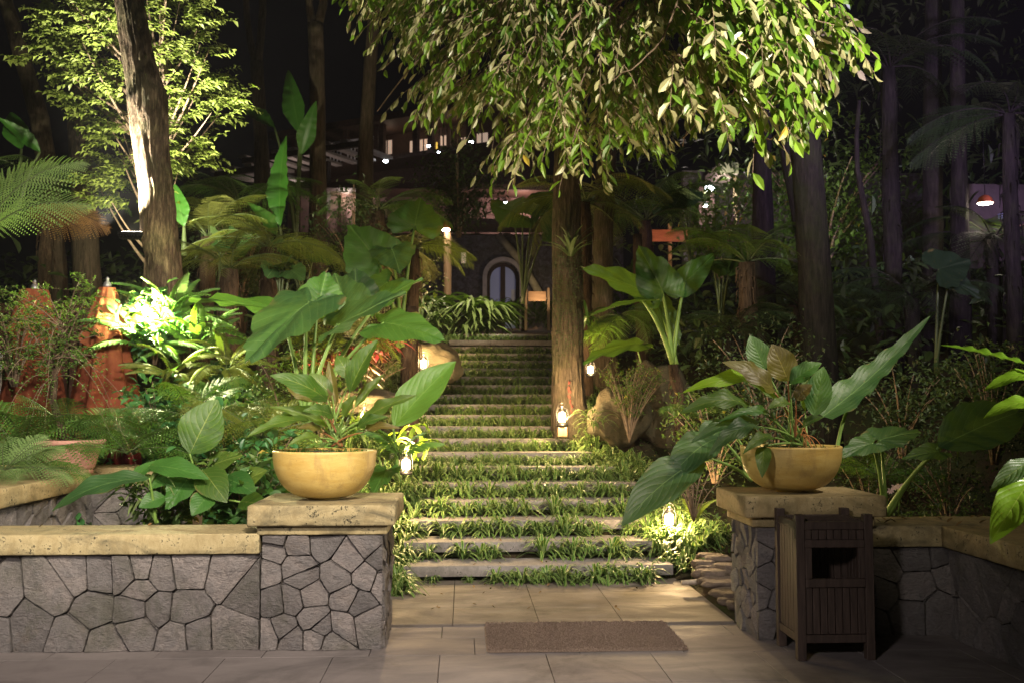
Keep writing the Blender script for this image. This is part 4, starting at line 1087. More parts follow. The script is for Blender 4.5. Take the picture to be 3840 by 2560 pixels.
ear('bright green upright leaf right of the left bowl', at(1500, 1790, 8.4), [
    ((1475, 1600), (1708, 1352), 8.3, 8.4, 150, (-.45, -1, .25), dict(mat='taro', kind='lance', wave=.022, arch=.05, fold=.3)),
    ((1450, 1760), (1395, 1835), 8.1, 7.7, 110, (-.2, -1, .5), dict(mat='taro'))], sr=.013)
ear('green leaf edge-on against the big trunk, on its right side', at(2440, 1560, 12.5), [
    ((2385, 1288), (2180, 1322), 12.4, 12.0, 100, (0, -.6, 1), dict(mat='taro', droop=.2)),], sr=.014)
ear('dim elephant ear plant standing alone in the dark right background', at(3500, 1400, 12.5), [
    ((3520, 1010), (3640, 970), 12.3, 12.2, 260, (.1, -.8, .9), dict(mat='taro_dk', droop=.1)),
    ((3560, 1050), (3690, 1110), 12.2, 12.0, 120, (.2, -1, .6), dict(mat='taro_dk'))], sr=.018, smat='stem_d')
for (u, v, Y, sc, lab) in ((1130, 1010, 12.5, 1.0, 'dark elephant ear plant below the ferns left of centre'), (1050, 1060, 11.0, .8, 'small dark elephant ear plant at the edge of the fern bank'), (1960, 900, 15, 1.5, 'black silhouetted big leaf plant in front of the villa'), (2700, 1050, 13, 1.0, 'dark broad-leaved plant left of the slim fern trunk'), (2590, 800, 16, 1.2, 'dark broad-leaved plant near the red sign board'), (820, 960, 12.5, .9, 'dark broad-leaved plant behind the leaning trunk')):
    rr = random.Random(u); Ls = []
    for k in range(5):
        a = rr.uniform(-2.6, -.5) if k else -1.57; q = 70 * sc; bu, bv = u + math.cos(a) * q * 1.3, v + math.sin(a) * q
        Ls.append(((bu, bv), (bu + math.cos(a) * 110 * sc, bv + rr.uniform(-70, 60) * sc), Y, Y - .2, 130 * sc, (rr.uniform(-.4, .4), -1, rr.uniform(.2, .9)), dict(mat='taro_d')))
    ear(lab, at(u, v + 160 * sc, Y), Ls, sr=.015, smat='stem_d')

# ------------------------------------------------------------------ banana plants
def banana(label, root, leaves, mat='banana'):
    t = thing('banana_plant', label, 'banana plant', root)
    for (b, p, y0, y1, w, nrm) in leaves: lf(t, 'banana', b, p, y0, y1, w, nrm, mat, root=root, sr=.03, smat='stem_d', nv=26, arch=.06, wave=.014, wf=15, fold=.35)
banana('banana plant with a tall folded upright leaf glowing green', at(1060, 1010, 13.5), [((1050, 850), (1070, 508), 13.5, 13.7, 95, (-.5, -1, .1)), ((1040, 880), (930, 760), 13.6, 13.2, 70, (0, -1, .6))])
banana('banana plant with high pale arching leaves between two far trunks', at(1110, 900, 17), [((1125, 500), (1080, 262), 17, 17.2, 84, (-.2, -1, .2)), ((1130, 580), (1185, 380), 17, 16.8, 70, (.2, -1, .3)), ((1030, 480), (870, 400), 17, 16.8, 90, (0, -.8, .8))])
banana('banana plant in the dark at the left edge, one leaf showing dull green', at(60, 820, 14), [((150, 570), (-10, 440), 14, 13.6, 60, (0, -1, .6)), ((80, 560), (40, 420), 14.2, 14.4, 90, (.2, -1, .2))])
banana('banana plant leaf rising just right of the leaning trunk', at(690, 960, 12.2), [((690, 850), (655, 690), 12.2, 12.3, 70, (.1, -1, .1))])

# ------------------------------------------------------------------ trees
def trunk_tube(px, Y, mat, parent, name='trunk', n=20, jit=.12, ext=True, hi=0):
    """px: list of (u, v, width px)"""
    pts = []; rad = []
    o = Vector(parent.location)
    for i in range(len(px) - 1):
        a, b = px[i], px[i + 1]; m = max(2, int(abs(b[1] - a[1]) / (18 if hi else 60)) + 1)
        for k in range(m):
            t = k / m; pts.append(at(a[0] + (b[0] - a[0]) * t, a[1] + (b[1] - a[1]) * t, Y) - o); rad.append((a[2] + (b[2] - a[2]) * t) / 2 * Y / F)
    a = px[-1]; pts.append(at(a[0], a[1], Y) - o); rad.append(a[2] / 2 * Y / F)
    mb = MB()
    if not hi:
        mb.tube(pts, rad, n, True, jit)
    else:   # grooved bark modelled in the mesh
        n = hi; prev = None; rings = []; L = 0
        for i, p in enumerate(pts):
            if i: L += (pts[i] - pts[i - 1]).length
            d = (pts[min(i + 1, len(pts) - 1)] - pts[max(i - 1, 0)]).normalized(); x = Vector((1, 0, 0)); x = (x - d * x.dot(d)).normalized(); y = d.cross(x); ring = []
            for k in range(n):
                a = 6.2832 * k / n; q = rad[i]; pn = Vector((math.cos(a) * 3.2, math.sin(a) * 3.2, L * 1.1))
                g = abs(noise.noise(pn * 1.5)); g2 = abs(noise.noise(Vector((pn.x * 3, pn.y * 3, L * 4))))
                bl = noise.noise(Vector((math.cos(a), math.sin(a), L * .8)))
                q *= 1 + .10 * bl; q += -.030 * (1 - min(1, g * 5)) * .7 - .014 * (1 - min(1, g2 * 4)) + .008 * noise.noise(Vector((pn.x * 6, pn.y * 6, L * 14)))
                ring.append(mb.vert(p + x * math.cos(a) * q + y * math.sin(a) * q))
            rings.append(ring)
        for i in range(len(rings) - 1):
            for k in range(n): mb.face(rings[i][k], rings[i + 1][k], rings[i + 1][(k + 1) % n], rings[i][(k + 1) % n])
    return mb.build(name, mat, parent)
def bare(label, px, Y, mat='bark_far', forks=(), base=True, name='tree'):
    p0 = at(px[0][0], px[0][1], Y); t = thing(name, label, 'tree', p0)
    if base: 
        zb = GZ(p0.x, p0.y) - .2
        vb = 1515 - (zb - 1.5) * F / Y
        if vb > px[0][1]: px = [(px[0][0] + (px[0][0] - px[1][0]) / max(1, (px[0][1] - px[1][1])) * (vb - px[0][1]) * .5, vb, px[0][2] * 1.25)] + list(px)
    trunk_tube(px, Y, mat, t)
    for f in forks: trunk_tube(f, Y, mat, t, 'branch', 12)
    return t
# the big trunk beside the stairs
t = thing('tree', 'big grooved trunk standing on the right edge of the stairs, red marks on its bark', 'tree', at(2150, 1625, 12.15))
trunk_tube([(2158, 1680, 215), (2150, 1610, 170), (2138, 1560, 145), (2133, 1480, 130), (2130, 1350, 122), (2127, 1150, 118), (2125, 900, 112), (2126, 740, 105), (2130, 500, 100), (2140, 100, 96), (2150, -500, 90)], 12.15, 'bark_big', t, hi=88)
mb = MB(); q = random.Random(3)
for (u, v) in ((2136, 1468), (2138, 1440), (2135, 1500), (2142, 1535)):
    c = at(u, v, 11.93) - Vector(t.location)
    for k in range(5): mb.box(c + Vector((q.uniform(-.02, .02), 0, q.uniform(-.05, .05))), (.007, .012, .03), .5, Matrix.Rotation(q.uniform(-.5, .5), 3, 'Y'))
mb.build('paint_mark', 'redpaint', t, False)
mb = MB(); q = random.Random(6)
for i in range(1300):   # climbing moss and small leaves
    a = q.uniform(-2.9, -.2); v = q.choice((q.gauss(1000, 60), q.gauss(1230, 50), q.gauss(1130, 90))); c = at(2128, v, 12.15) - Vector(t.location); r_ = .185
    b = c + Vector((math.cos(a) * r_, math.sin(a) * r_, 0)); dn = Vector((math.cos(a), math.sin(a), 0))
    mini(mb, b, (Vector((q.uniform(-1, 1), q.uniform(-1, 1), q.uniform(-1, .6))) + dn * .5).normalized(), dn, q.uniform(.015, .03), .014, q.random(), 1)
mb.build('moss_leaves', 'bush_d', t, False)
# bird's nest fern on it
t = thing('nest_fern', 'strap-leaved epiphyte fern perched halfway up the big trunk', 'fern', at(2140, 962, 11.9))
q = random.Random(4)
for i in range(19):
    a = -math.pi * (i + .5) / 19 + q.uniform(-.1, .1); L = q.uniform(.30, .50); mb = MB(); up = q.uniform(.2, 1.2)
    d = Vector((math.cos(a) * 1.0, -abs(math.sin(a)) * .7, up)); blade(mb, Vector((math.cos(a) * .03, 0, 0)), d.normalized() * L, .05, (0, -.3, 1), 8, 2, .2, .16, 0, prof='strap', seed=i); mb.build('leaf', 'taro_d', t)
# leaning spotlit trunk
t = thing('tree', 'leaning rough-barked trunk brightly lit by the flood lights, swelling at mid height', 'tree', at(640, 1290, 10.4))
trunk_tube([(655, 1420, 150), (640, 1260, 135), (625, 1080, 128), (612, 960, 130), (595, 860, 132), (582, 700, 124), (565, 560, 128), (556, 430, 142), (553, 360, 142), (538, 300, 122), (520, 220, 116), (505, 140, 114), (488, 20, 108), (470, -160, 102), (450, -500, 96)], 10.4, 'bark_spot', t, hi=80)
# second trunk behind the big one and others
bare('thick dark trunk just right of the big trunk, half in shadow', [(2290, 1500, 115), (2262, 1300, 92), (2258, 1100, 82), (2262, 850, 78), (2280, 500, 70), (2290, -200, 60)], 14, 'bark_big')
bare('slim reddish fern stem behind the elephant ear, right of the big trunk', [(2410, 1400, 50), (2405, 1200, 44), (2395, 1040, 40), (2390, 880, 34)], 14.6, 'bark_fern')
bare('thin dark curving trunk at the far left', [(185, 700, 72), (150, 450, 66), (95, 260, 60), (45, 80, 54), (0, -60, 48)], 16)
bare('thick trunk seen behind the left side of the pale small-leaved tree', [(318, 820, 90), (300, 560, 76), (282, 300, 70), (270, 120, 66), (262, -120, 60)], 15)
bare('far trunk forking low against the black sky, left one', [(985, 720, 62), (978, 520, 50), (968, 330, 48), (962, 235, 50)], 20, forks=([(958, 240, 34), (938, 150, 26), (925, 60, 24), (918, -80, 22)], [(966, 240, 34), (978, 150, 30), (985, 40, 28), (984, -80, 26)]))
bare('far straight trunk forking at the top of the photo', [(1192, 860, 66), (1192, 640, 60), (1190, 380, 58), (1186, 160, 58), (1182, 90, 60)], 18, forks=([(1172, 100, 34), (1160, 20, 28), (1155, -90, 26)], [(1192, 100, 38), (1212, 20, 32), (1222, -90, 28)]))
bare('far leaning trunk left of the hanging foliage', [(1368, 680, 62), (1374, 480, 52), (1388, 250, 48), (1404, 60, 46), (1415, -90, 44)], 20)
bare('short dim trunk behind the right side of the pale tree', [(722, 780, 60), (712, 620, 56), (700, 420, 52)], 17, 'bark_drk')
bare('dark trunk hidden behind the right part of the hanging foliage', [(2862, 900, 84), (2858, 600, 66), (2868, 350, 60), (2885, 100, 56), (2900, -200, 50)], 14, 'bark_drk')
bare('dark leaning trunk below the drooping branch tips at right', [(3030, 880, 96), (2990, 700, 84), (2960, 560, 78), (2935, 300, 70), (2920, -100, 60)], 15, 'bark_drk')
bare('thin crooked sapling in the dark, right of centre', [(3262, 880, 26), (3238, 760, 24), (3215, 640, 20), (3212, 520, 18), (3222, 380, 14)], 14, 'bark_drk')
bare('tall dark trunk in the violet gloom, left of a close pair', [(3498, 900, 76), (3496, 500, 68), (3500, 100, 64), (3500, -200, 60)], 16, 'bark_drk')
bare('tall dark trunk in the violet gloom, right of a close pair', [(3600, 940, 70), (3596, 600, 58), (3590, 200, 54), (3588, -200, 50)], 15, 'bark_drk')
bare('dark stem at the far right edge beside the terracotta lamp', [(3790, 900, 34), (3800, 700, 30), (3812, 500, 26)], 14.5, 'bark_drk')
bare('dark shaded stub of a trunk standing left of the boulder', [(1530, 1490, 62), (1530, 1400, 56), (1532, 1300, 52), (1538, 1150, 50)], 11.6, 'bark_fern')
bare('forked thin reddish trunk left of the arched door brace', [(1965, 1190, 20), (1962, 1080, 18), (1960, 960, 16)], 24, 'bark_fern', forks=([(1960, 970, 12), (1945, 920, 9), (1925, 880, 8)], [(1960, 970, 12), (1975, 920, 9), (1990, 880, 8)]))

def inside(u, v, poly):
    c = False; j = len(poly) - 1
    for i in range(len(poly)):
        if (poly[i][1] > v) != (poly[j][1] > v) and u < (poly[j][0] - poly[i][0]) * (v - poly[i][1]) / (poly[j][1] - poly[i][1]) + poly[i][0]: c = not c
        j = i
    return c
# overhanging tree: drooping twigs of lance leaves
t = thing('tree', 'overhanging tree with drooping glossy leaves, lit bright from below', 'tree', (4.2, 11.5, 1.3))
o0 = Vector(t.location); mb = MB(); q = random.Random(21)
mb.tube([Vector((0, 0, -.4)), Vector((-.1, -.1, 2)), Vector((-.3, -.3, 4)), Vector((-.9, -.7, 5.6)), Vector((-1.6, -1.4, 7))], [.22, .18, .16, .13, .1], 16, True, .2); mb.build('trunk', 'bark_drk', t)
BR = [((4.0, 11.3, 6.0), (3.2, 9.5, 6.6), (1.2, 8.6, 5.2)), ((4.0, 11.3, 6.6), (2.4, 9.5, 7.4), (-.3, 9.0, 5.4)), ((4.0, 11.2, 6.4), (4.1, 9.2, 6.8), (2.7, 8.0, 4.6)),
      ((3.3, 10.5, 7), (1.4, 9.2, 7.2), (.3, 8.6, 5.0)), ((3.3, 10.5, 7), (2.6, 9.0, 7), (1.9, 8.2, 4.4)), ((4.0, 11.3, 6.4), (3.9, 9.6, 6.9), (2.4, 8.6, 4.0))]
mb = MB()
for b in BR: mb.tube([p - o0 for p in bez(*b, 14)], [.055 - .0033 * i for i in range(15)], 8, True, .2)
for k in range(16):
    u0, u1 = q.uniform(1900, 2700), 0; u1 = u0 - q.uniform(150, 600); Y = q.uniform(8.3, 10.5); s_, e_ = at(u0, q.uniform(-150, 60), Y), at(u1, q.uniform(150, 480), Y - .3)
    mb.tube([p - o0 for p in bez(s_, (s_ + e_) / 2 + Vector((0, 0, .35)), e_, 14)], [.022 - .0013 * i for i in range(15)], 6, True, .3)
# bare arching twigs in the sparse right part
for pl in ([(2560, -40), (2480, 150), (2370, 260), (2240, 330)], [(2835, 0), (2900, 90), (2945, 160), (2950, 270), (3005, 350), (2985, 440), (2900, 480), (2760, 455), (2700, 480)], [(2820, 0), (2812, 130), (2795, 260), (2745, 350), (2640, 430), (2560, 520)],
           [(2740, 20), (2710, 60), (2740, 110), (2800, 150), (2845, 200)], [(3050, 150), (3080, 230), (3000, 250), (2935, 300), (2880, 390), (2840, 430)], [(2920, 280), (2960, 380), (2968, 470), (2890, 520), (2820, 530)], [(2560, 100), (2620, 70), (2690, 60), (2740, 0)], [(2540, 200), (2600, 260), (2570, 340), (2600, 420), (2560, 550)]):
    Y = q.uniform(7.6, 8.6); P_ = [at(a[0], a[1], Y + .15 * i) - o0 for i, a in enumerate(pl)]; pts = []
    for i in range(len(P_) - 1):
        for k in range(4): pts.append(P_[i].lerp(P_[i + 1], k / 4) + Vector((q.uniform(-1, 1), q.uniform(-1, 1), q.uniform(-1, 1))) * .012)
    pts.append(P_[-1]); mb.tube(pts, [.011 - .007 * i / len(pts) for i in range(len(pts))], 5)
mb.build('branches', 'twig', t)
CROWN = [(1420, -260), (1395, 20), (1480, 110), (1540, 180), (1640, 230), (1690, 320), (1630, 420), (1740, 480), (1880, 500), (1890, 620), (2000, 650), (2170, 650), (2300, 590), (2440, 545), (2520, 470), (2600, 460), (2700, 480), (2800, 540), (2960, 580), (3020, 540), (3090, 470), (3110, 400), (3060, 300), (3110, 200), (3130, 90), (3110, -260)]
lv = MB(); tw = MB(); n = 0
while n < 2300:
    u, v = q.uniform(1380, 3140), q.uniform(-240, 640)
    if not inside(u, v, CROWN): continue
    if u > 2480 and v > 60:
        if q.random() < .40: continue
    dn = noise.noise(Vector((u / 120, v / 85, 3))) + .5 * noise.noise(Vector((u / 50, v / 40, 8)))
    if dn < -.10 + (.22 if v > 350 else 0) * (q.random() < .5): continue
    n += 1
    if u > 2430 and (v > 480 or q.random() < .35): continue
    Y = q.uniform(8.0, 11.6) if u < 2500 else q.choice((q.uniform(7.4, 8.0), q.uniform(9, 11)))
    p = at(u, v - 150, Y); sw = -1 if u < 1900 else (-.35 if u < 2300 else .3)
    a = q.uniform(-1.1, 1.1); d = Vector((sw * .8 + .5 * math.sin(a), -.35 + .3 * q.uniform(-1, 1), -.55 + q.uniform(-.25, .3))).normalized()
    Lt = q.uniform(.28, .55); e = p + d * Lt + Vector((0, 0, -.45 * Lt)); mid = p + d * Lt * .55
    pts = bez(p, mid, e, 6); tw.tube([x - o0 for x in pts], [.0055 - .0006 * i for i in range(7)], 3, False)
    nl = q.randint(7, 11); tuft = q.random()
    for k in range(nl):
        f = .15 + .85 * k / (nl - 1); i = min(5, int(f * 6)); b = pts[i].lerp(pts[i + 1], f * 6 - i) if f < 1 else pts[-1]; td = (pts[i + 1] - pts[i]).normalized()
        s = Vector((td.y, -td.x, 0)).normalized() * (1 if k % 2 else -1) if abs(td.z) < .99 else Vector((1, 0, 0))
        dd = (td * .8 + s * q.uniform(.35, 1.1) + Vector((q.uniform(-.35, .35), q.uniform(-.3, .3), -q.uniform(.0, .8)))).normalized()
        nn = (Vector((0, 0, 1)) * .5 + Vector((q.uniform(-.9, .9), q.uniform(-1, .95), q.uniform(-.3, .5)))).normalized()
        L = q.uniform(.085, .155) if u < 2450 else q.uniform(.11, .18); mini(lv, b - o0, dd, nn, L, L * (q.uniform(.27, .36) if u < 2450 else q.uniform(.32, .46)), min(1, max(0, tuft * .5 + q.random() * .5)), 2, q.uniform(.0, .35))
print('overhang leaves', len(lv.f)); lv.build('crown', 'oak', t, False); tw.build('twigs', 'twig', t)

# pale small-leaved tree behind the leaning trunk
t = thing('tree', 'pale green small-leaved tree behind the leaning trunk', 'tree', at(560, 1000, 12.6)); o0 = Vector(t.location)
FP = [(184, 20), (165, 130), (82, 250), (190, 290), (175, 340), (265, 385), (310, 450), (400, 520), (310, 600), (290, 700), (420, 800), (560, 790), (700, 660), (784, 640), (800, 560), (735, 493), (872, 440), (905, 370), (822, 300), (800, 200), (800, 110), (762, 0), (740, -220), (260, -220)]
mb = MB(); q = random.Random(31); root = Vector((0, 0, -.9)); tips = []
mb.tube([root, Vector((.05, 0, .4)), Vector((0, 0, 1.4)), Vector((.1, .1, 2.8)), Vector((.0, 0, 4.2))], [.11, .09, .075, .05, .02], 10, True, .2)
fb = []
while len(fb) < 46:
    u, v = q.uniform(80, 900), q.uniform(-200, 760)
    if inside(u, v, FP): fb.append((u, v))
for (u, v) in fb:
    e = at(u, v, q.uniform(11.9, 13.6)) - o0; z = max(-.2, min(3.8, e.z - q.uniform(.3, 1.1))); b = Vector((.04, 0, z * .8)); mid = b.lerp(e, .5) + Vector((0, 0, -.15))
    mb.tube(bez(b, mid, e, 8), [.026 - .0027 * i for i in range(9)], 5); tips.append((b, e, mid))
mb.build('branches', 'twig', t)
lv = MB(); n = 0
while n < 1000:
    u, v = q.uniform(80, 905), q.uniform(-210, 800)
    if not inside(u, v, FP): continue
    if noise.noise(Vector((u / 60, v / 50, 9))) < -.08: continue
    n += 1; c = at(u, v, q.uniform(11.8, 13.8)) - o0; sw = 1 if u > 500 else -1
    d = Vector((sw * q.uniform(.2, 1), q.uniform(-.8, .3), q.uniform(-.1, .5))).normalized(); Lt = q.uniform(.18, .34); tuft = q.random()
    e = c + d * Lt; lv_n = 11
    for k in range(lv_n):
        b = c.lerp(e, k / (lv_n - 1)) + Vector((0, 0, -.05 * (k / lv_n) ** 2)); s = Vector((-d.y, d.x, 0)) * (1 if k % 2 else -1)
        dd = (d * .5 + s * .9 + Vector((q.uniform(-.3, .3), q.uniform(-.3, .3), q.uniform(-.6, .2)))).normalized(); L = q.uniform(.07, .12)
        mini(lv, b, dd, Vector((q.uniform(-.4, .4), q.uniform(-.7, .2), 1)).normalized(), L, L * .5, tuft * .6 + q.random() * .4, 1, .15)
lv.build('crown', 'ficus', t, False)

# ------------------------------------------------------------------ ferns
def zat(p): return p
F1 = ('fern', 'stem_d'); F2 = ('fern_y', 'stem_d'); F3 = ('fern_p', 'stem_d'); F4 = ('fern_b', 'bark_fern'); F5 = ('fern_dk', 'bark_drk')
# pale frond reaching in at the left
t = thing('tree_fern', 'pale green tree fern frond reaching in from the left edge', 'fern', at(-60, 900, 9.2))
for (az, ti, L, r) in ((.85, .85, 1.25, 1.25), (.75, .45, 1.1, 1.1), (1.3, 1.1, 1.1, 1.0), (2.6, .5, 1.1, 0)): put_frond(t, 'tree', 1, F3, Vector((0, 0, 0)), az - .9, ti, L * 1.0, r)
mb = MB(); mb.tube([(0, 0, -2.0), (0, 0, -1), (0, 0, 0)], [.1, .09, .07], 12, True, .4); mb.build('trunk', 'bark_fern', t)
t = thing('dead_frond', 'rusty brown dying fern fronds hanging under the pale frond at left', 'fern', at(60, 800, 10.2))
for (az, ti, L, r) in ((0.1, -.05, 1.0, .9), (-.3, -.2, .9, .9), (.5, .1, .8, .8), (2.9, -.1, .9, -.6)): put_frond(t, 'tree', 0, F4, Vector((0, 0, 0)), az, ti, L, r)
def zbase(u, v, Y): return at(u, v, Y)
def tfern(label, u, v, Y, n, L, mats=F1, seed=0, kind='tree', tilt=(.0, .6), tr=.08, trunkdown=None, arc=(0, 6.283), bark='bark_fern'):
    c = at(u, v, Y); zb = GZ(c.x, c.y) - .1 if trunkdown is None else c.z - trunkdown
    h = max(.15, c.z - zb); b = Vector((c.x, c.y, zb))
    return fern('tree_fern', label, 'tree fern', b, n, L, kind, mats, tilt, seed, None, h, tr, arc, bark)
tfern('slim tree fern with a shaggy brown crown in the dark at right', 2800, 985, 12, 15, 1.25, F1, 1, tilt=(-.25, .75), tr=.085)
tfern('tree fern with drooping olive fronds above the shaded stub, left of the lamp post', 1550, 935, 12.3, 14, .85, F2, 2, tilt=(-.35, .35), tr=.06)
tfern('dark tree fern with long flat fronds beneath the pergola', 1420, 790, 14.5, 13, 1.15, F1, 3, tilt=(-.1, .5))
tfern('tree fern spreading behind the big trunk at its upper part', 2190, 760, 13.4, 14, 1.45, F2, 4, tilt=(-.45, .3), tr=.08)
tfern('tree fern with broad drooping fronds right of the leaning trunk', 1010, 930, 11.8, 13, 1.15, F2, 5, tilt=(-.2, .4))
tfern('olive tree fern with upright fronds just right of the leaning trunk', 780, 890, 12.8, 13, .95, F2, 6, 'tree', tilt=(.3, 1.0))
tfern('tree fern low in the bank, between the leaning trunk and the big leaves', 860, 1010, 11.3, 12, 1.0, F2, 7, tilt=(-.2, .5))
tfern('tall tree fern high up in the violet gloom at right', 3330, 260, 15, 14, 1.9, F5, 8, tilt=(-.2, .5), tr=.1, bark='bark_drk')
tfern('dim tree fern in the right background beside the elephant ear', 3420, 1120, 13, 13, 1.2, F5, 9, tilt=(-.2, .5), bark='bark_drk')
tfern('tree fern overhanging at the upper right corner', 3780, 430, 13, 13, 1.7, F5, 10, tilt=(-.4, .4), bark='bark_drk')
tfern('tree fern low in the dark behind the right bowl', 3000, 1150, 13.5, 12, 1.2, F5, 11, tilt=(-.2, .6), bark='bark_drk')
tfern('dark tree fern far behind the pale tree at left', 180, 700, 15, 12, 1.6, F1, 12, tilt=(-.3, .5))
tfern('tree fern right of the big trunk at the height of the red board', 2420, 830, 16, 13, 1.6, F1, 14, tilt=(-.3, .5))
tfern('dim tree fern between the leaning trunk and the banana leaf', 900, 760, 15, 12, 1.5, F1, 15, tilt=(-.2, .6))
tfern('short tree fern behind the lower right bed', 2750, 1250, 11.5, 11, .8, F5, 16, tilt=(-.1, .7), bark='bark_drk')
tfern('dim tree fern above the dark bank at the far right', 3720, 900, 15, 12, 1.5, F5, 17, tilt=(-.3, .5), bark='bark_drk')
def gfern(label, u, v, Y, n, L, kind='lacy', mats=F1, seed=0, tilt=(.25, .95), arc=(0, 6.283)):
    return fern('fern', label, 'fern', at(u, v, Y), n, L, kind, mats, tilt, seed, None, 0, .0, arc)
gfern('lacy green fern filling the planter corner at the left edge', 90, 1700, 7.9, 13, .75, 'lacy', F1, 1, (-.1, .8))
gfern('lacy fern drooping over the terracotta pot', 270, 1640, 8.3, 12, .62, 'lacy', F1, 2, (0, .8))
gfern('fern in the ivy, left of the tall pale leaf', 700, 1560, 8.6, 11, .62, 'lacy', F1, 4, (0, .8))
gfern('lacy fern in the ivy directly above the bed leaves', 860, 1560, 8.8, 11, .7, 'lacy', F2, 5, (0, .7))
gfern('lacy fern beside the left bowl, over the ivy bank', 980, 1640, 8.2, 11, .7, 'lacy', F2, 6, (-.1, .7))
gfern('fern low on the ivy bank at its left foot', 560, 1640, 8.6, 10, .55, 'lacy', F1, 7, (0, .8))
gfern('sword fern glowing bright green left of the ground spotlight', 560, 1330, 9.7, 16, .75, 'sword', F1, 8, (.0, 1.1))
gfern('sword fern glowing bright green right of the ground spotlight', 740, 1330, 9.8, 18, .8, 'sword', F1, 9, (.0, 1.1))
gfern('shaggy sword fern on top of the ivy bank, browning beneath', 850, 1400, 9.5, 16, .7, 'sword', F2, 10, (-.3, .9))
gfern('sword fern hanging from the bank just below the spotlight', 650, 1420, 9.4, 14, .62, 'sword', F2, 11, (-.4, .7))
gfern('small bright palm-like fern in front of the big leaf, right of the left bowl', 1500, 1720, 7.6, 7, .42, 'palm', F1, 12, (.1, .9))
gfern('fern sprig beside the right pillar', 2610, 1960, 8.6, 5, .3, 'sword', F2, 13, (.3, 1.1))
gfern('fern with long arching fronds right above the ground spotlight', 640, 1260, 9.9, 16, .8, 'sword', F1, 21, (.2, 1.2))
gfern('fern low in the ivy just behind the bed wall corner', 480, 1700, 8.3, 11, .55, 'lacy', F1, 24, (-.1, .8))
gfern('pale lacy fern at the extreme left above the planter coping', 20, 1760, 7.3, 12, .5, 'lacy', F3, 26, (-.1, .7))
gfern('lacy fern hanging over the planter coping at the left corner', 150, 1760, 7.6, 12, .45, 'lacy', F1, 27, (-.3, .5))
gfern('olive fern on the soil bank left of the stairs', 1250, 1400, 10.8, 12, .7, 'sword', F2, 14, (0, .9))
gfern('fern between the twiggy shrub and the elephant ear trunk', 2640, 1560, 10.2, 9, .5, 'lacy', F1, 15, (0, .8))
gfern('fern in deep shade behind the right low wall', 3300, 1800, 8.2, 10, .6, 'lacy', F1, 16, (0, .8))
gfern('fern right of the big trunk above the second trunk base', 2330, 1180, 13, 9, .8, 'tree', F1, 17, (-.6, .2))
gfern('yellowish fern tangle under the big left leaves', 1330, 1290, 9.8, 12, .8, 'lacy', F2, 18, (-.1, .8))

# ------------------------------------------------------------------ strap-leaved clumps at the stair head
def strap(label, u, v, Y, n, L, wd=.05, mat='strap', seed=0, up=(.5, 1.4)):
    q = random.Random(seed); t = thing('strap_leaved_plant', label, 'plant', at(u, v, Y)); mb = MB()
    for i in range(n):
        a = q.uniform(0, 6.28); e = q.uniform(*up); l = L * q.uniform(.65, 1.15); h0 = q.uniform(0, L * .5); b = Vector((q.uniform(-.35, .35) * L, q.uniform(-.2, .2) * L, h0)); d = Vector((math.cos(a), math.sin(a), 0))
        p1 = b + d * l * .4 + Vector((0, 0, l * .55 * e)); p2 = b + d * l * .95 + Vector((0, 0, l * (.5 * e - .55))); pts = bez(b, p1, p2, 6); s = Vector((-d.y, d.x, 0)); r = q.random(); pv = None
        for k, p in enumerate(pts):
            w = wd / 2 * (.6, .9, 1, 1, .85, .5, .05)[k]; c = (mb.vert(p - s * w, (-1, k / 6), r), mb.vert(p + Vector((0, 0, -w * .5)), (0, k / 6), r), mb.vert(p + s * w, (1, k / 6), r))
            if pv: mb.face(pv[0], pv[1], c[1], c[0]); mb.face(pv[1], pv[2], c[2], c[1])
            pv = c
    mb.build('leaves', mat, t); return t
strap('bright strap-leaved clump left of the lamp post', 1600, 1225, 18.2, 170, .72, .10, seed=1)
strap('bright strap-leaved clump spreading right of the lamp post', 1785, 1250, 17.9, 210, .78, .10, seed=2)
strap('lower part of the strap-leaved hedge nearest the top slab, left end', 1650, 1245, 17.6, 60, .42, .05, seed=3)
strap('dark strap-leaved clump in front of the arched door', 1900, 1210, 21, 90, .6, .05, seed=4)
strap('bright green clump under the signpost', 2045, 1215, 22, 80, .7, .05, seed=5)
strap('crimson-leaved plant in the shade behind the left bowl leaves', 1260, 1420, 10.2, 46, .45, .05, 'redleaf', 6)
strap('crimson-leaved plant near the foot of the fern trunk', 1400, 1360, 11, 34, .4, .05, 'redleaf', 7)
strap('upright lime strap leaves growing just right of the big trunk', 2205, 1290, 12.8, 22, .55, .045, seed=8, up=(1.0, 1.8))
strap('grassy strap leaves at the base of the big trunk', 2230, 1600, 11.4, 30, .30, .02, 'spider', 9)
strap('tall blades growing behind the lantern by the left bowl', 1530, 1745, 9.75, 9, .45, .06, 'lime', 10, (1.2, 2.0))
strap('dark strap leaves in the left bed below the planter wall', 560, 1900, 7.3, 26, .32, .03, 'strap', 11)
strap('orange-flowered leafy clump beside the small hidden lantern', 1345, 1640, 10.2, 40, .32, .04, 'strap', 12)

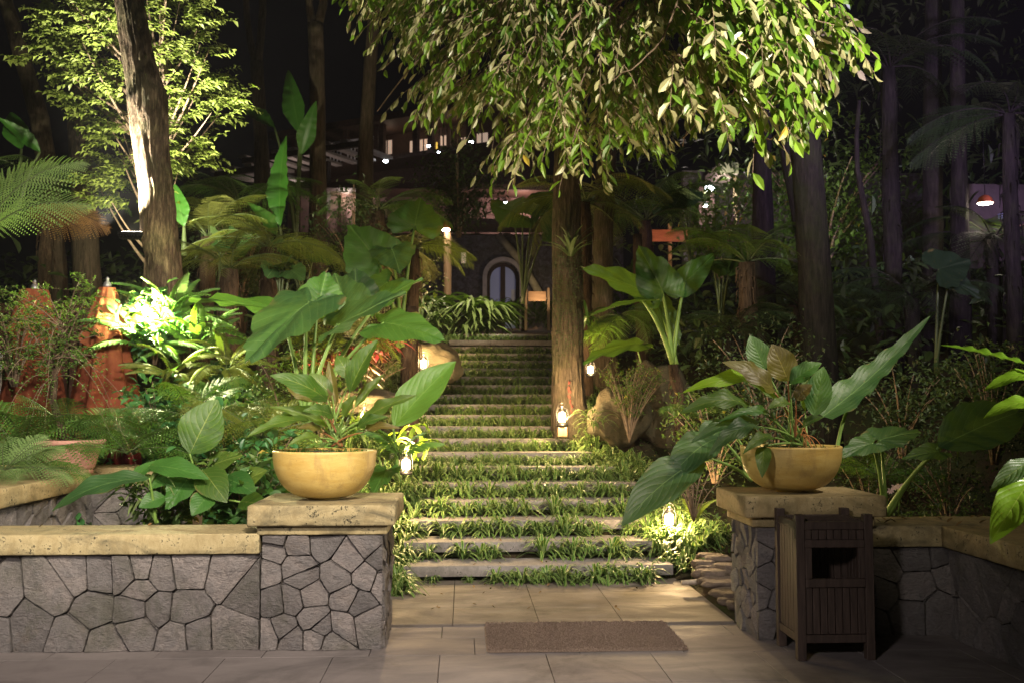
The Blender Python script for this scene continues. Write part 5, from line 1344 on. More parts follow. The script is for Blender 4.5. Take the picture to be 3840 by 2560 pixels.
# ------------------------------------------------------------------ shrubs
def bush(label, u, v, Y, R, nl, ls, mat='bush', seed=0, squash=.8, twigs=14, name='shrub', leafseg=1, loc=None, base=True):
    q = random.Random(seed); c = at(u, v, Y) if loc is None else loc; t = thing(name, label, 'shrub', (c.x, c.y, c.z - R * squash)); h = R * squash
    mb = MB(); ends = []
    for i in range(twigs):
        a = q.uniform(0, 6.28); e = Vector((math.cos(a) * R * q.uniform(.3, .95), math.sin(a) * R * q.uniform(.3, .95), h * q.uniform(.7, 1.9)))
        m = Vector((e.x * .25, e.y * .25, e.z * .6)); pts = bez(Vector((e.x * .05, e.y * .05, -.1)), m, e, 7); mb.tube(pts, [.011 * R / .5 * (1 - .1 * k) for k in range(8)], 4); ends.append(pts)
    mb.build('stems', 'twig', t); mb = MB()
    for i in range(nl):
        if q.random() < .75:
            pts = q.choice(ends); k = q.randint(2, 7); b = pts[k] + Vector((q.gauss(0, 1), q.gauss(0, 1), q.gauss(0, .8))) * R * .2
        else:
            a, z = q.uniform(0, 6.28), q.uniform(-1, 1); rr_ = (1 - z * z) ** .5 * R * q.uniform(.6, 1); b = Vector((math.cos(a) * rr_, math.sin(a) * rr_, h + z * h * .95))
        L = ls * q.uniform(.6, 1.25); d = Vector((q.uniform(-1, 1), q.uniform(-1, 1), q.uniform(-.8, .7))).normalized()
        mini(mb, b, d, Vector((q.uniform(-.5, .5), q.uniform(-1, .3), 1)).normalized(), L, L * q.uniform(.4, .6), q.random(), leafseg, .2)
    mb.build('leaves', mat, t, False); return t
def twiggy(label, u, v, Y, h, wd, nst, nl, ls, mat, seed, lowbare=.35):
    q = random.Random(seed); t = thing('shrub', label, 'shrub', at(u, v, Y)); mb = MB(); lv = MB()
    for i in range(nst):
        a = q.uniform(0, 6.28); rx = wd * q.uniform(.2, 1); e = Vector((math.cos(a) * rx, math.sin(a) * rx * .6, h * q.uniform(.65, 1.05))); m = Vector((e.x * .35, e.y * .35, e.z * .65)); pts = bez((0, 0, -.05), m, e, 9)
        mb.tube(pts, [.007 * (1 - .09 * k) for k in range(10)], 4)
        for s in range(4):
            k = q.randint(3, 8); b = pts[k]; e2 = b + Vector((q.uniform(-1, 1), q.uniform(-1, 1), q.uniform(.1, 1))).normalized() * h * .22; mb.tube([b, (b + e2) / 2 + Vector((0, 0, .01)), e2], [.003, .0025, .001], 3)
            for z in range(max(1, nl // nst // 4)):
                p = b.lerp(e2, q.random()) + Vector((q.gauss(0, .01), q.gauss(0, .01), q.gauss(0, .01))); L = ls * q.uniform(.6, 1.2)
                mini(lv, p, Vector((q.uniform(-1, 1), q.uniform(-1, 1), q.uniform(-.6, .8))).normalized(), Vector((q.uniform(-.5, .5), -.5, 1)).normalized(), L, L * .5, q.random(), 1)
    mb.build('stems', 'twig', t); lv.build('leaves', mat, t, False); return t
twiggy('twiggy light green shrub in front of the rocks right of the big trunk', 2360, 1640, 10.9, .80, .45, 26, 1700, .035, 'bush', 1)
twiggy('bare reddish twigs beside the right pillar above the lantern', 2600, 1930, 8.3, .55, .35, 14, 90, .03, 'bush', 2)
twiggy('thin weedy shrub on the soil bank left of the boulder', 1370, 1480, 11.2, .40, .5, 26, 1200, .03, 'bush', 3)
twiggy('leafy young shrub in the left bed among big leaves', 900, 1930, 7.6, .45, .35, 12, 400, .09, 'bush', 4)
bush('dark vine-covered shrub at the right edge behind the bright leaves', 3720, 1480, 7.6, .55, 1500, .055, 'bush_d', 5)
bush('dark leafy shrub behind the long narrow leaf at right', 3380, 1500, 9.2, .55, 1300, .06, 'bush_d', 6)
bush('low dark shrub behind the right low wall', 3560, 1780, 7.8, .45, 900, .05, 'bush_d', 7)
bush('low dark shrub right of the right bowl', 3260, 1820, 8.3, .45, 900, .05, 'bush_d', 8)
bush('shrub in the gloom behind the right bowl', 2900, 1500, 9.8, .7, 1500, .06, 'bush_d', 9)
bush('dim shrub filling the gap left of the right bowl', 2680, 1600, 9.6, .55, 1300, .05, 'bush', 10)
bush('green-lit bush behind the dark trunks at centre right', 3080, 700, 18, 1.5, 3200, .13, 'bush', 11, 1.0)
bush('bright little bush glimpsed through the hanging leaves', 2740, 430, 17, .35, 500, .10, 'lime', 12, 1.1)
bush('green bush left of the dark trunks under the foliage', 2700, 830, 17, .9, 1800, .12, 'bush', 13, 1.0)
bush('dark shrub beneath the slim tree fern', 2850, 1380, 11, .8, 1500, .06, 'bush_d', 14)
bush('dazzlingly lit leafy plant wrapped around the ground spotlight', 585, 1200, 9.75, .33, 420, .12, 'ivy', 30, 1.0, 10, leafseg=2)
bush('ivy-like shrub at the foot of the leaning trunk, left of the spotlight', 430, 1190, 11.2, .4, 700, .05, 'bush', 15)
bush('dark evergreen mass of small leaves right of the pergola', 1720, 700, 20, 1.05, 2600, .11, 'bush_d', 16, .9)
bush('round shrub at the left corner of the umbrella terrace', 60, 1250, 9.6, .5, 1300, .04, 'bush', 17)
bush('broad-leaved low plant filling the left bed beside the pillar', 930, 1880, 7.5, .36, 230, .15, 'taro', 41, .7, 14, leafseg=2)
bush('small-leaved low shrub in the middle of the left bed', 640, 1850, 7.6, .36, 520, .08, 'bush', 42, .7, 14, leafseg=2)
bush('glossy ivy-leaved shrub at the lower right foot of the ivy bank', 1010, 1740, 8.0, .38, 500, .09, 'ivy', 43, .8, 14, leafseg=2)
bush('glossy ivy-leaved shrub in the middle of the ivy bank', 830, 1620, 8.6, .45, 700, .09, 'ivy', 44, .8, 14, leafseg=2)
bush('glossy ivy-leaved shrub hanging beside the right umbrella', 600, 1560, 9.0, .45, 700, .09, 'ivy', 45, .9, 14, leafseg=2)
bush('shrub on the bank below the big left leaves', 1080, 1500, 8.9, .45, 1100, .05, 'bush', 18)
bush('shrub behind the left bowl foliage', 1200, 1440, 9.4, .5, 1100, .05, 'bush', 19)
bush('dark shrub high on the bank behind the banana leaf', 900, 950, 15, .9, 1500, .09, 'bush_d', 20)
bush('dark shrub under the dark tree fern at top centre', 1330, 880, 14.5, .9, 1500, .08, 'bush_d', 21)
bush('dark shrub in front of the lower villa wall, left part', 1480, 1040, 15, .8, 1500, .07, 'bush_d', 22)
# weeping shrub in the terracotta pot
pb = at(252, 1778, 8.15)
t = thing('plant_pot', 'terracotta pot with ringed foot standing on the planter corner', 'pot', pb)
mb = MB(); mb.lathe([(.17, 0), (.19, .01), (.195, .03), (.19, .04), (.20, .05), (.21, .07), (.24, .18), (.262, .235), (.275, .24), (.285, .25), (.285, .275), (.27, .28), (.25, .26), (.22, .2)], n=48, wob=.004); mb.build('pot', 'terracotta', t)
mb = MB(); mb.lathe([(.01, .222), (.12, .23), (.235, .225)], n=24); mb.build('soil', 'soil', t)
q = random.Random(14); rt = at(240, 1655, 8.15); t = thing('bonsai_shrub', 'gnarled small-leaved shrub growing out of the terracotta pot', 'shrub', rt); o = Vector(t.location)
mb = MB(); ln = [(240, 1660), (225, 1590), (200, 1500), (205, 1420), (190, 1350), (215, 1290), (240, 1240)]
P_ = [at(a, b, 8.15 + .03 * math.sin(i)) - o for i, (a, b) in enumerate(ln)]; mb.tube(P_, [.035, .03, .028, .03, .024, .02, .014], 10, True, .4); mb.build('trunk', 'bark_spot', t)
mb = MB(); lv = MB()
for i in range(40):
    b = P_[q.randint(3, 6)]; u, v = q.uniform(-30, 400), q.uniform(1030, 1400) + (abs(q.gauss(0, 1)) * 30); e = at(u, v, q.uniform(7.7, 8.7)) - o; m = (b + e) / 2 + Vector((0, 0, q.uniform(.05, .3))); pts = bez(b, m, e, 9)
    mb.tube(pts, [.006 - .0005 * k for k in range(10)], 4)
    for s in range(7):
        k = q.randint(3, 9); b2 = pts[k]; e2 = b2 + Vector((q.uniform(-1, 1), q.uniform(-1, 1), q.uniform(-.5, .6))).normalized() * q.uniform(.06, .18); mb.tube([b2, e2], [.002, .0008], 3)
        for z in range(18):
            p = b2.lerp(e2, q.random()); L = q.uniform(.018, .034); mini(lv, p, Vector((q.uniform(-1, 1), q.uniform(-1, 1), q.uniform(-.3, .8))).normalized(), Vector((q.uniform(-.5, .5), -.4, 1)).normalized(), L, L * .6, q.random(), 1)
for i in range(9):   # drooping sprays
    b = P_[q.randint(2, 5)]; e = at(q.uniform(-20, 620), q.uniform(1420, 1760), q.uniform(7.5, 8.0)) - o; pts = bez(b, (b + e) / 2 + Vector((0, -.1, .35)), e, 12); mb.tube(pts, [.004 - .00025 * k for k in range(13)], 4)
    for s in range(70):
        k = q.randint(2, 12); L = q.uniform(.016, .03); mini(lv, pts[k] + Vector((q.gauss(0, .03), q.gauss(0, .03), q.gauss(0, .03))), Vector((q.uniform(-1, 1), q.uniform(-1, 1), q.uniform(-.6, .6))).normalized(), Vector((0, -.5, 1)).normalized(), L, L * .6, q.random(), 1)
mb.build('twigs', 'twig', t); lv.build('leaves', 'bonsai', t, False)
# pink lily
t = thing('flower', 'small pale pink lily blooms on a thin stalk behind the right wall', 'flower', at(3370, 1935, 7.6)); o = Vector(t.location)
mb = MB(); mb.tube([Vector((0, 0, 0)), at(3372, 1860, 7.6) - o, at(3360, 1815, 7.6) - o], .005, 5); mb.build('stalk', 'stem', t)
for (u, v) in ((3338, 1835), (3352, 1822), (3372, 1818), (3378, 1830)):
    mb = MB(); c = at(u, v, 7.58) - o
    for k in range(6): a = k * 1.047; mini(mb, c, Vector((math.cos(a) * .8, -.3, math.sin(a) * .8 - .5)).normalized(), Vector((0, -1, .2)), .035, .016, .5, 2)
    mb.build('bloom', 'petal', t)

# ------------------------------------------------------------------ ivy, ground cover, far mass
q = random.Random(17); mb = MB(); IVY = []
for i in range(8500):
    x, y = q.uniform(-3.35, -1.35), q.uniform(7.7, 10.9)
    if q.random() < .2: y = q.uniform(7.4, 8.6)
    z = GZ(x, y); gx = (GZ(x + .05, y) - z) / .05; gy = (GZ(x, y + .05) - z) / .05; n_ = Vector((-gx, -gy, 1)).normalized(); L = q.uniform(.045, .10)
    d = Vector((q.uniform(-1, 1), q.uniform(-1, 0), q.uniform(-.8, .2))).normalized(); p = Vector((x, y, z)) + n_ * q.uniform(.01, .14)
    mini(mb, p, d, (n_ + Vector((q.uniform(-.5, .5), q.uniform(-.9, .1), q.uniform(-.3, .3)))).normalized(), L, L * .8, q.random(), 2, .2)
tag(mb.build('ivy', 'ivy', None, False), 'ivy blanket covering the bank under the leaning trunk', 'ivy', kind='stuff')
mb = MB()
for i in range(9000):
    y = 7.0 + 9 * q.random() ** 1.4; s = q.choice((-1, 1, 1)); c = stair_c(max(8.5, y))
    x = c + 1.2 + q.random() ** 1.3 * 3.4 if s > 0 else c - 1.2 - q.random() * 1.6
    if s > 0 and x > 1.86 and x < 2.5 and y < 8.7: continue
    if y < 8.5 and x < 1.95 and x > -.6: continue
    L = q.uniform(.03, .07); d = Vector((q.uniform(-1, 1), q.uniform(-1, 1), q.uniform(.0, 1))).normalized()
    mini(mb, Vector((x, y, GZ(x, y) + q.uniform(0, .05))), d, Vector((q.uniform(-.6, .6), q.uniform(-.9, .3), 1)).normalized(), L, L * .5, q.random(), 1)
tag(mb.build('ground_cover', 'bush', None, False), 'low leafy ground cover on the soil either side of the stairs', 'ground cover', kind='stuff')
mb = MB()
for i in range(16000):
    x, y = q.uniform(-9, 13), q.uniform(12.5, 30)
    if abs(x - .7) < 2.0 + (y - 12) * .05: continue
    if x > 3 and y > 24: continue
    z = GZ(x, y) + (.4 + q.random() * 1.3) * (.7 + noise.noise(Vector((x * .5, y * .5, 4)))); L = q.uniform(.12, .28)
    mini(mb, Vector((x, y, z)), Vector((q.uniform(-1, 1), q.uniform(-1, 1), q.uniform(-.6, .8))).normalized(), Vector((q.uniform(-.6, .6), q.uniform(-.9, .3), 1)).normalized(), L, L * .45, q.random(), 2)
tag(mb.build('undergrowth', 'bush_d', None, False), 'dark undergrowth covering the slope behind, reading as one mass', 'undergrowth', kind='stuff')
mb = MB()
for i in range(15000):
    x, y = q.uniform(3.2, 24), q.uniform(17, 32); z = q.uniform(2, 15)
    if noise.noise(Vector((x * .35, y * .2, z * .4))) < -.05: continue
    if y > 24 and x < 9 and z < 7.5: continue
    L = q.uniform(.2, .45); mini(mb, Vector((x, y, z)), Vector((q.uniform(-1, 1), q.uniform(-1, 1), q.uniform(-1, .3))).normalized(), Vector((q.uniform(-.6, .6), q.uniform(-.9, .3), 1)).normalized(), L, L * .3, q.random(), 2)
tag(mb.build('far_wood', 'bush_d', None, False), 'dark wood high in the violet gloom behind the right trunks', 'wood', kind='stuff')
# leaf litter
pl = MB()
for i in range(72):
    x, y = (q.uniform(2.75, 3.6), q.uniform(5.6, 6.9)) if i < 22 else ((q.uniform(-4, -1.5), q.uniform(6.4, 6.7)) if i < 27 else (q.uniform(-.4, 1.8), q.uniform(7.2, 9.6)))
    z = .716 if i < 27 else (.02 if y < 8.5 else .14 + .136 * int((y - 8.5) / .47) + .004)
    if 22 > i and y < 6.45 and x < 3.12: continue
    o = MB(); L = q.uniform(.03, .07) if i < 22 else q.uniform(.025, .045); a = q.uniform(0, 6.28)
    mini(o, Vector((0, 0, 0)), Vector((math.cos(a), math.sin(a), q.uniform(.05, .5))).normalized(), Vector((q.uniform(-.3, .3), q.uniform(-.3, .3), 1)).normalized(), L, L * .5, q.random(), 2, -.2)
    ob = o.build('fallen_leaf', 'deadleaf', None, False); ob.location = (x, y, z)
    g = ('dry curled fallen leaf on the dark coping at right', 'fallen leaves on the right coping') if i < 22 else (('dry fallen leaf on the long left coping', 'fallen leaves on the left coping') if i < 27 else ('small fallen leaf on the lower paving and steps', 'fallen leaves on the steps'))
    tag(ob, g[0], 'leaf', g[1])
# ------------------------------------------------------------------ rocks
def rock(label, c, s, seed, mat='boulder', name='boulder', grp=None, n=26, flat=0):
    mb = MB(); q = noise; g = []
    for j in range(n + 1):
        row = []
        for i in range(n * 2):
            th, ph = math.pi * j / n, math.pi * i / n; d = Vector((math.sin(th) * math.cos(ph), math.sin(th) * math.sin(ph), math.cos(th)))
            r = 1 + .28 * noise.noise(d * 1.3 + Vector((seed, 0, 0))) + .09 * noise.noise(d * 4 + Vector((0, seed, 0))) + .03 * noise.noise(d * 11 + Vector((0, seed, 0)))
            p = d * r
            if flat: p.z = max(-.8, min(.8, p.z * 1.4))
            row.append(mb.vert((p.x * s[0], p.y * s[1], p.z * s[2])))
        g.append(row)
    for j in range(n):
        for i in range(2 * n): mb.face(g[j][i], g[j + 1][i], g[j + 1][(i + 1) % (2 * n)], g[j][(i + 1) % (2 * n)])
    o = mb.build(name, mat, None); o.location = c; tag(o, label, 'rock', grp); return o
rock('rounded mossy boulder behind the lantern, left of the stairs', at(1620, 1365, 13.1), (.40, .35, .30), 3)
rock('ochre boulder behind the twiggy shrub, nearest the big trunk', at(2320, 1560, 11.6), (.34, .3, .32), 8)
rock('ochre boulder between the twiggy shrub and the elephant ear trunk', at(2470, 1520, 11.9), (.42, .3, .5), 12)
rock('brown rock low on the soil bank left of the stairs', at(1330, 1500, 11.0), (.5, .25, .14), 19)
q = random.Random(40)
for i in range(16):
    u, v = q.uniform(2575, 2745), 2075 + 12 * i + q.uniform(-6, 6); Y = 8.45 - .085 * i
    c = at(u, v, Y); rock('flat dark ledge stone stacked between the lower terrace and the right pillar', (max(c.x, 2.0), c.y, c.z - .02), (q.uniform(.09, .17), q.uniform(.07, .12), q.uniform(.028, .045)), i * 1.7, 'flag', 'ledge_stone', 'ledge stones beside the right pillar', 12, 1)
# grey log under the ledge
mb = MB(); mb.tube([(-.22, 0, 0), (0, .02, .01), (.24, -.01, 0)], [.02, .024, .017], 8, True, .3); o = mb.build('log', 'grey_wood', None); o.location = at(2660, 2183, 7.9); tag(o, 'pale weathered stick lying below the ledge stones', 'stick')

# ------------------------------------------------------------------ folded umbrellas
def umbrella(label, u, vt, vb, Y, r1, seed, r0=.075, split=.36):
    top = at(u, vt, Y); zb = at(u, vb, Y).z; H = top.z - zb; t = thing('folded_umbrella', label, 'umbrella', (top.x, top.y, zb - .75)); H0 = .75; n = 96
    def cone(z0, z1, ra, rb, seed, ph=0, depth=.28):
        mb = MB(); rings = []; m = 26
        for j in range(m + 1):
            f = j / m; z = z0 + (z1 - z0) * f; ring = []
            for k in range(n):
                a = 6.2832 * k / n; R = ra + (rb - ra) * f ** .85
                pl = math.sin(a * 7 + ph + .4 * math.sin(f * 2 + seed)) * .6 + .4 * math.sin(a * 11 + 2 * ph + f); R *= 1 + depth * (.25 + f) * pl
                zz = z + (.05 * math.sin(a * 7 + ph) * f if j > m - 3 else 0)
                ring.append(mb.vert((math.cos(a) * R, math.sin(a) * R, zz)))
            rings.append(ring)
        for j in range(m):
            for k in range(n): mb.face(rings[j][k], rings[j + 1][k], rings[j + 1][(k + 1) % n], rings[j][(k + 1) % n])
        return mb
    cone(H0 + H, H0 + H * .03, r0 * .8, r1, seed).build('canopy', 'canvas', t)
    cone(H0 + H + .012, H0 + H * (1 - split), r0, r0 + (r1 - r0) * (split + .22), seed + 2, 1, .18).build('top_flap', 'canvas', t)
    mb = MB(); mb.lathe([(.035, 0), (.04, .02), (.03, .05), (.012, .07), (.018, .09), (.004, .11)], (0, 0, H0 + H + .01), 14); mb.build('finial', 'grey_metal', t)
    mb = MB(); mb.tube([(0, 0, 0), (0, 0, H0 + .3)], .022, 12); mb.build('pole', 'grey_metal', t)
    mb = MB(); mb.lathe([(.26, 0), (.27, .03), (.25, .07), (.05, .08), (.045, .2)], (0, 0, -.02), 24); mb.build('base', 'grey_metal', t)
umbrella('folded rusty red umbrella nearer the ivy bank, right one of two', 402, 1084, 1640, 9.7, .33, 1)
umbrella('folded rusty red umbrella at the far left behind the potted shrub', 130, 1092, 1660, 10.2, .32, 5, .13, .28)
# crimson cloth bundle under the right umbrella
mb = MB(); 
for j in range(14):
    f = j / 13; [mb.vert((( .15 - .03 * f) * math.cos(k / 40 * 6.283) * (1 + .22 * math.sin(k * 1.1 + f * 4)), (.15 - .03 * f) * math.sin(k / 40 * 6.283) * (1 + .22 * math.sin(k * 1.1 + f * 4)), .42 * f)) for k in range(40)]
for j in range(13):
    for k in range(40): mb.face(j * 40 + k, j * 40 + (k + 1) % 40, (j + 1) * 40 + (k + 1) % 40, (j + 1) * 40 + k)
mb.face(*range(13 * 40, 14 * 40)); o = mb.build('cloth_bundle', 'crimson', None); o.location = at(460, 1790, 9.4); tag(o, 'dark crimson cloth bundle below the right folded umbrella', 'cloth')
# railing at left edge
t = thing('railing', 'white metal railing glimpsed at the left edge behind the shrub', 'railing', at(20, 1600, 11.5)); o = Vector(t.location)
mb = MB()
for i in range(14): mb.box(Vector((-.7 + i * .09, 0, .35)), (.022, .022, .95))
mb.box((-.1, 0, .84), (1.3, .04, .04)); mb.box((-.1, 0, -.14), (1.3, .04, .04)); mb.build('bars', 'paintwhite', t, False)
# timber screen behind umbrellas
t = thing('timber_screen', 'dark timber slat screen behind the left umbrella', 'screen', at(40, 1500, 12.5)); mb = MB()
for i in range(30): mb.box((-1.9 + i * .11, 0, .2), (.075, .03, 1.9), q.random())
mb.box((-.3, -.03, 1.12), (3.4, .08, .12)); mb.build('slats', 'wood_red_d', t, False)

# ------------------------------------------------------------------ signs
t = thing('signpost', 'small tan wooden sign board between two posts at the top of the stairs', 'sign', at(2016, 1235, 20.5)); o = Vector(t.location)
for u, v0, v1, nm in ((1972, 1082, 1240, 'post'), (2057, 1080, 1240, 'post')):
    a, b = at(u, v0, 20.5) - o, at(u, v1, 20.5) - o; mb = MB(); mb.box((a + b) / 2, (.055, .055, a.z - b.z), .5, None, .004); mb.build('post', 'wood_tan', t, False)
a, b = at(1980, 1093, 20.46) - o, at(2048, 1130, 20.46) - o; mb = MB(); mb.box((a + b) / 2, (b.x - a.x, .03, a.z - b.z), .5, None, .004); mb.build('board', 'wood_sign', t, False)
l = lamp('sign_light', 'SPOT', at(2030, 1135, 20.1), 14, (1, .72, .45), at(2020, 1108, 20.5), 120, 1, .03)
l.parent = t; l.matrix_parent_inverse = Matrix.Translation(-o)
t = thing('sign_board', 'reddish horizontal board on a pale post behind the tall elephant ear', 'sign', at(2515, 1000, 17)); o = Vector(t.location)
mb = MB(); a, b = at(2432, 862, 17) - o, at(2582, 908, 17) - o; mb.box((a + b) / 2, (b.x - a.x, .04, a.z - b.z), .5, None, .004); mb.build('board', 'wood_red', t, False)
mb = MB(); a, b = at(2512, 840, 17.05) - o, at(2512, 1040, 17.05) - o; mb.box((a + b) / 2, (.06, .06, a.z - b.z), .5, None, .004); mb.build('post', 'wood_tan', t, False)
l = lamp('board_light', 'SPOT', at(2560, 960, 16), 40, (1, .6, .42), at(2510, 885, 17), 70, 1, .05); l.parent = t; l.matrix_parent_inverse = Matrix.Translation(-o)

# ------------------------------------------------------------------ villa with arched door
YV = 29.5
c = at(1880, 1229, YV); t = thing('villa', 'stone villa with a pale arched doorway at the end of the path', 'building', c); o = Vector(t.location)
def V(u, v, Y=YV): return at(u, v, Y) - o
a, b = V(1380, 880), V(2340, 1330)
dl, dr, dt, db = V(1826, 1010).x, V(1948, 1010).x, V(1887, 982).z, V(1887, 1290).z
mb = MB()   # wall around the arched opening
mb.box(((a.x + dl) / 2, .2, (a.z + b.z) / 2), (dl - a.x, .4, a.z - b.z)); mb.box(((b.x + dr) / 2, .2, (a.z + b.z) / 2), (b.x - dr, .4, a.z - b.z))
zsp = dt - (dr - dl) / 2; cx = (dl + dr) / 2; R = (dr - dl) / 2; n = 20
for i in range(n):
    x0, x1 = dl + (dr - dl) * i / n, dl + (dr - dl) * (i + 1) / n; xm = (x0 + x1) / 2; zz = zsp + math.sqrt(max(0, R * R - (xm - cx) ** 2)); mb.box((xm, .2, (a.z + zz) / 2), (x1 - x0, .4, a.z - zz))
mb.build('wall', 'villa_wall', t, False)
mb = MB(); R2 = R + .13; arc = [(cx + math.cos(th) * 1, th) for th in [math.pi * i / 24 for i in range(25)]]; pr = []
pts = [(dr, db, R2)] 
def ring_pt(i, r): th = math.pi * i / 24; return (cx + math.cos(th) * r, zsp + math.sin(th) * r)
path_in = [(cx + R, db)] + [ring_pt(i, R) for i in range(25)] + [(cx - R, db)]; path_out = [(cx + R2, db)] + [ring_pt(i, R2) for i in range(25)] + [(cx - R2, db)]
I = [[mb.vert((p[0], y, p[1])) for p in path] for (path, y) in ((path_in, -.12), (path_out, -.12), (path_out, -.002), (path_in, .3))]
for i in range(len(path_in) - 1):
    for j in range(3): mb.face(I[j][i], I[j][i + 1], I[j + 1][i + 1], I[j + 1][i])
    mb.face(I[3][i], I[3][i + 1], I[0][i + 1], I[0][i])
mb.build('arch_surround', 'plaster', t, False)
d = MB()
for (x, w_) in ((dl + .05, .10), (dr - .05, .10), (cx, .14)): d.box((x, .28, (dt + db) / 2 - .05), (w_, .06, dt - db))
for i in range(24):
    p, p2 = ring_pt(i, R - .05), ring_pt(i + 1, R - .05); d.tube([(p[0], .28, p[1]), (p2[0], .28, p2[1])], .06, 6)
door = d.build('door', 'wood_bl', t, False)
mb = MB(); mb.box((cx, .33, (dt + db) / 2), (dr - dl, .01, dt - db)); g = mb.build('pane', 'win_d', door, False)
mb = MB()
for (u, v, u2, v2) in ((1875, 1090, 1889, 1150), (1919, 1082, 1942, 1140)): A, B_ = V(u, v), V(u2, v2); mb.box(((A.x + B_.x) / 2, .318, (A.z + B_.z) / 2), (B_.x - A.x, .01, A.z - B_.z))
mb.build('notice', 'paintwhite', door, False)
mb = MB(); A, B_ = V(1730, 948), V(1747, 988); mb.box(((A.x + B_.x) / 2, -.006, (A.z + B_.z) / 2), (B_.x - A.x, .01, A.z - B_.z)); mb.build('window', 'win', t, False)
mb = MB(); mb.tube([V(1958, 985, YV - .4), V(2062, 1170, YV - .4)], [.11, .13], 8); mb.tube([V(1868, 880, YV - .4), V(1910, 930, YV - .4), V(1962, 990, YV - .4)], [.10, .11, .11], 8); mb.build('brace', 'plaster_y', t)
mb = MB(); A, B_ = V(1380, 850), V(2340, 850); mb.box(((A.x + B_.x) / 2, -.3, A.z), (B_.x - A.x, 1.4, .16)); mb.build('roof_edge', 'wood_bl', t, False)
l = lamp('door_light', 'POINT', at(1800, 1000, YV - 2.2), 9, (.75, .70, 1), radius=.1); l.parent = t; l.matrix_parent_inverse = Matrix.Translation(-o)
l = lamp('door_warm_light', 'POINT', at(2020, 1090, YV - 1.6), 20, (1, .8, .55), radius=.1); l.parent = t; l.matrix_parent_inverse = Matrix.Translation(-o)

# lower lit house behind ferns
t = thing('house', 'pink-lit house wall with timber posts, seen through ferns above the villa', 'building', at(1860, 850, 36)); o = Vector(t.location)
a, b = at(1080, 735, 36) - o, at(2080, 880, 36) - o; mb = MB(); mb.box(((a.x + b.x) / 2, .15, (a.z + b.z) / 2), (b.x - a.x, .3, a.z - b.z)); mb.build('wall', 'pinkwall', t, False)
for u in (1120, 1290, 1460, 1640, 1790, 1905, 2000): A = at(u, 800, 35.9) - o; mb = MB(); mb.box((A.x, -.12, (a.z + b.z) / 2), (.18, .2, a.z - b.z)); mb.build('post', 'wood_bl', t, False)
mb = MB(); mb.box(((a.x + b.x) / 2, -.6, a.z + .1), (b.x - a.x, 1.6, .2)); mb.build('eave', 'wood_bl', t, False)
for (u, v, w_) in ((1960, 780, 90), (1750, 800, 14), (1240, 820, 4), (1560, 800, 10)): 
    l = lamp('wall_wash', 'POINT', at(u, v, 35), w_, (1, .62, .52), radius=.1); l.parent = t; l.matrix_parent_inverse = Matrix.Translation(-o)
# upper building with balcony, windows, railing and pergola
A = at(1100, 700, 41.2); B_ = at(1900, 700, 36.1); ang = math.atan2(B_.y - A.y, B_.x - A.x)
t = thing('hotel_building', 'far two-storey timber building with lit upper windows and a slanting eave', 'building', (A.x, A.y, 0), ang)
def Lx(u):   # local x where column u crosses the facade line
    d = at(u, 700, 1) - Vector((0, 0, 0)); k = d.x / d.y; e = B_ - A
    s = (k * A.y - A.x) / (e.x - k * e.y); return s * math.hypot(e.x, e.y)
def Lz(u, v):
    x = Lx(u); Y = A.y + (B_.y - A.y) * x / math.hypot(B_.x - A.x, B_.y - A.y); return at(u, v, Y).z
zr, zf, zw0, zw1 = Lz(1558, 462), Lz(1400, 618), Lz(1530, 598), Lz(1530, 540)
x0, x1 = Lx(1080), Lx(2000)
def BX(nm, mat, xa, xb, ya, yb, za, zb): mb = MB(); mb.box(((xa + xb) / 2, (ya + yb) / 2, (za + zb) / 2), (xb - xa, yb - ya, zb - za)); return mb.build(nm, mat, t, False)
BX('roof', 'wood_bl', x0, x1, -1.2, 3, zr - .12, zr + .14); BX('wall', 'wood_bl', x0, x1, .6, .9, zf - 3, zr - .13); BX('balcony', 'wood_bl', x0, x1, -.9, .55, zf - .16, zf)
for u in (1150, 1250, 1340, 1455, 1475, 1600, 1655, 1800): x = Lx(u); BX('post', 'wood_bl', x - .1, x + .1, -.85, -.65, zf + .001, zr - .121)
for (u0, u1, v0, v1, m) in ((1506, 1535, 548, 598, 'win'), (1543, 1574, 543, 592, 'win'), (1580, 1597, 540, 585, 'win_w'), (1597, 1609, 553, 576, 'win_y'), (1622, 1645, 528, 556, 'win'), (1700, 1716, 535, 560, 'win'), (1720, 1728, 535, 560, 'win'), (1406, 1436, 548, 590, 'win'), (1320, 1340, 590, 612, 'win'), (1760, 1800, 520, 545, 'win')):
    v0 -= 30; v1 -= 20
    f = BX('window', m, Lx(u0), Lx(u1), .56, .597, Lz(u0, v1), Lz(u0, v0)); k = MB(); xm = (Lx(u0) + Lx(u1)) / 2; k.box((xm, .548, (Lz(u0, v1) + Lz(u0, v0)) / 2), (.05, .02, Lz(u0, v0) - Lz(u0, v1))); k.build('mullion', 'wood_bl', f, False)
mb = MB(); x = Lx(1285)
while x < Lx(1450): mb.box((x, -.8, zf + .42), (.05, .03, .78)); x += .17
mb.box(((Lx(1285) + Lx(1450)) / 2, -.8, zf + .84), (Lx(1450) - Lx(1285), .05, .06)); mb.build('railing', 'paintwhite', t, False)
mb = MB(); x = Lx(1690)
while x < Lx(1740): mb.box((x, -.8, zf + .42), (.05, .03, .78)); x += .16
mb.build('railing', 'wood_tan', t, False)
for (u, v, w_) in ((1590, 500, 9), (1470, 520, 4), (1700, 500, 4)):
    l = lamp('ceiling_light', 'POINT', (Lx(u), -.2, zr - .5), w_, (1, .72, .5), radius=.1); l.parent = t
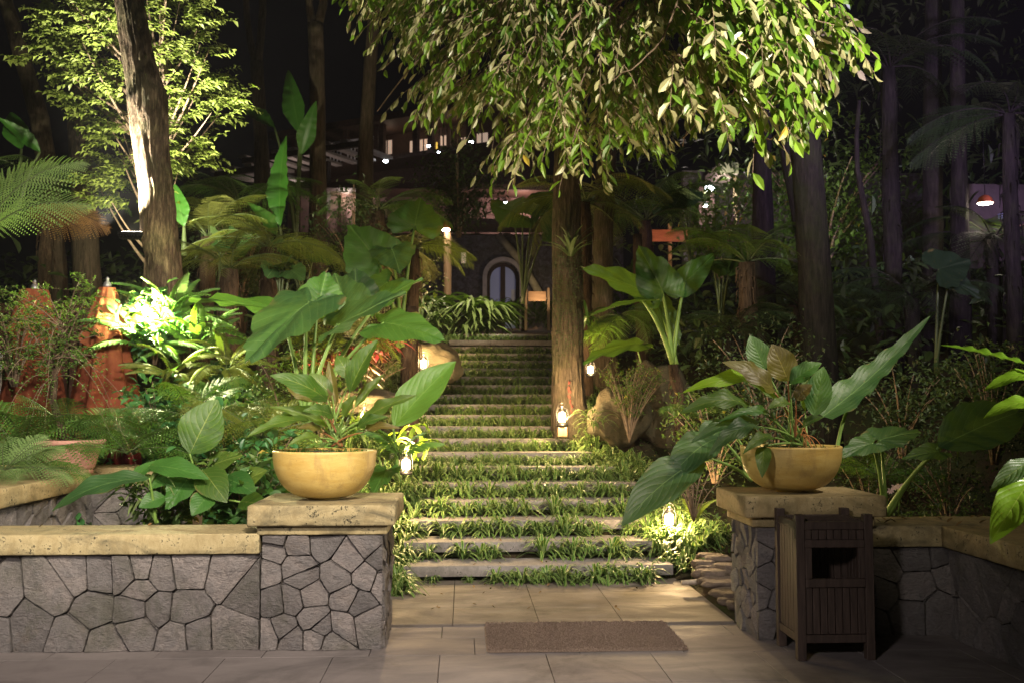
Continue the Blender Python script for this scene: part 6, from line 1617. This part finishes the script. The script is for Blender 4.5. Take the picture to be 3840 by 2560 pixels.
# pergola below the balcony
t2 = thing('pergola', 'pergola of pale slanting beams below the balcony of the far building', 'pergola', (A.x, A.y, 0), ang)
zp = zf - .22
for (u0, u1, yy, dz) in ((1190, 1610, -3.0, 0), (1235, 1400, -5.0, -1.0)):
    x = Lx(u0)
    while x < Lx(u1): mb = MB(); mb.box((x, yy, zp + dz - .1), (.30, 2.8, .10)); mb.build('beam', 'paintpale', t2, False); x += .78
    mb = MB(); mb.box(((Lx(u0) + Lx(u1)) / 2, yy - 1.3, zp + dz - .26), (Lx(u1) - Lx(u0), .14, .2)); mb.build('girder', 'wood_bl', t2, False)
for u in (1240, 1480): x = Lx(u); mb = MB(); mb.box((x, -4.2, (zp - .4 + 4) / 2 - .5), (.2, .2, zp - 4)); mb.build('post', 'wood_bl', t2, False)
for (u, v) in ((1300, 720), (1500, 690)): l = lamp('pergola_light', 'POINT', (Lx(u), -3.4, zp - 1.9), 70, (1, .78, .68), radius=.1); l.parent = t2
# pavilion at right centre
t = thing('pavilion', 'pale pavilion with green-lit roof, half hidden by dark trunks', 'building', at(2720, 860, 33)); o = Vector(t.location)
def PV(nm, mat, u0, v0, u1, v1, Y, d=.3): a, b = at(u0, v0, Y) - o, at(u1, v1, Y) - o; mb = MB(); mb.box(((a.x + b.x) / 2, a.y + d / 2, (a.z + b.z) / 2), (b.x - a.x, d, a.z - b.z)); return mb.build(nm, mat, t, False)
PV('wall', 'pinkwall', 2620, 700, 2680, 870, 33.5); PV('roof', 'plaster', 2700, 610, 2770, 652, 32, 2); PV('fascia', 'paintwhite', 3020, 598, 3075, 612, 32, 1); PV('post', 'plaster_y', 2757, 652, 2765, 860, 32.4); PV('post', 'plaster_y', 2860, 660, 2872, 860, 32.4); PV('post', 'plaster_y', 2885, 700, 2893, 860, 32.4); PV('back_wall', 'villa_wall', 2560, 640, 3500, 1000, 35)
l = lamp('pavilion_light', 'POINT', at(2740, 720, 31), 130, (.9, 1, .6), radius=.1); l.parent = t; l.matrix_parent_inverse = Matrix.Translation(-o)
l = lamp('bush_uplight', 'SPOT', at(3060, 900, 15.4), 170, (.9, 1, .45), at(3080, 690, 18), 80, .9, .05); l.parent = t; l.matrix_parent_inverse = Matrix.Translation(-o)
l = lamp('little_bush_light', 'POINT', at(2725, 470, 16.6), 20, (.9, 1, .3), radius=.05); l.parent = t; l.matrix_parent_inverse = Matrix.Translation(-o)
t = thing('guest_house', 'dim plastered wall behind the terracotta lamp at the right edge', 'building', at(3750, 900, 18)); o = Vector(t.location)
PV('wall', 'dim_plaster', 3590, 690, 4100, 1010, 18.5); PV('door_frame', 'wood_tan', 3776, 760, 3784, 835, 18.3, .1); PV('window', 'win_d', 3752, 800, 3768, 820, 18.38, .1); PV('planter_box', 'terracotta', 3790, 840, 3840, 860, 18.0, .3)

# ------------------------------------------------------------------ thin evening mist
mb = MB(); mb.box((2, 43, 14), (80, 100, 34)); hz = mb.build('haze', 'haze', None, False); tag(hz, kind='stuff'); tag(hz, 'thin evening mist hanging in the garden', 'haze')
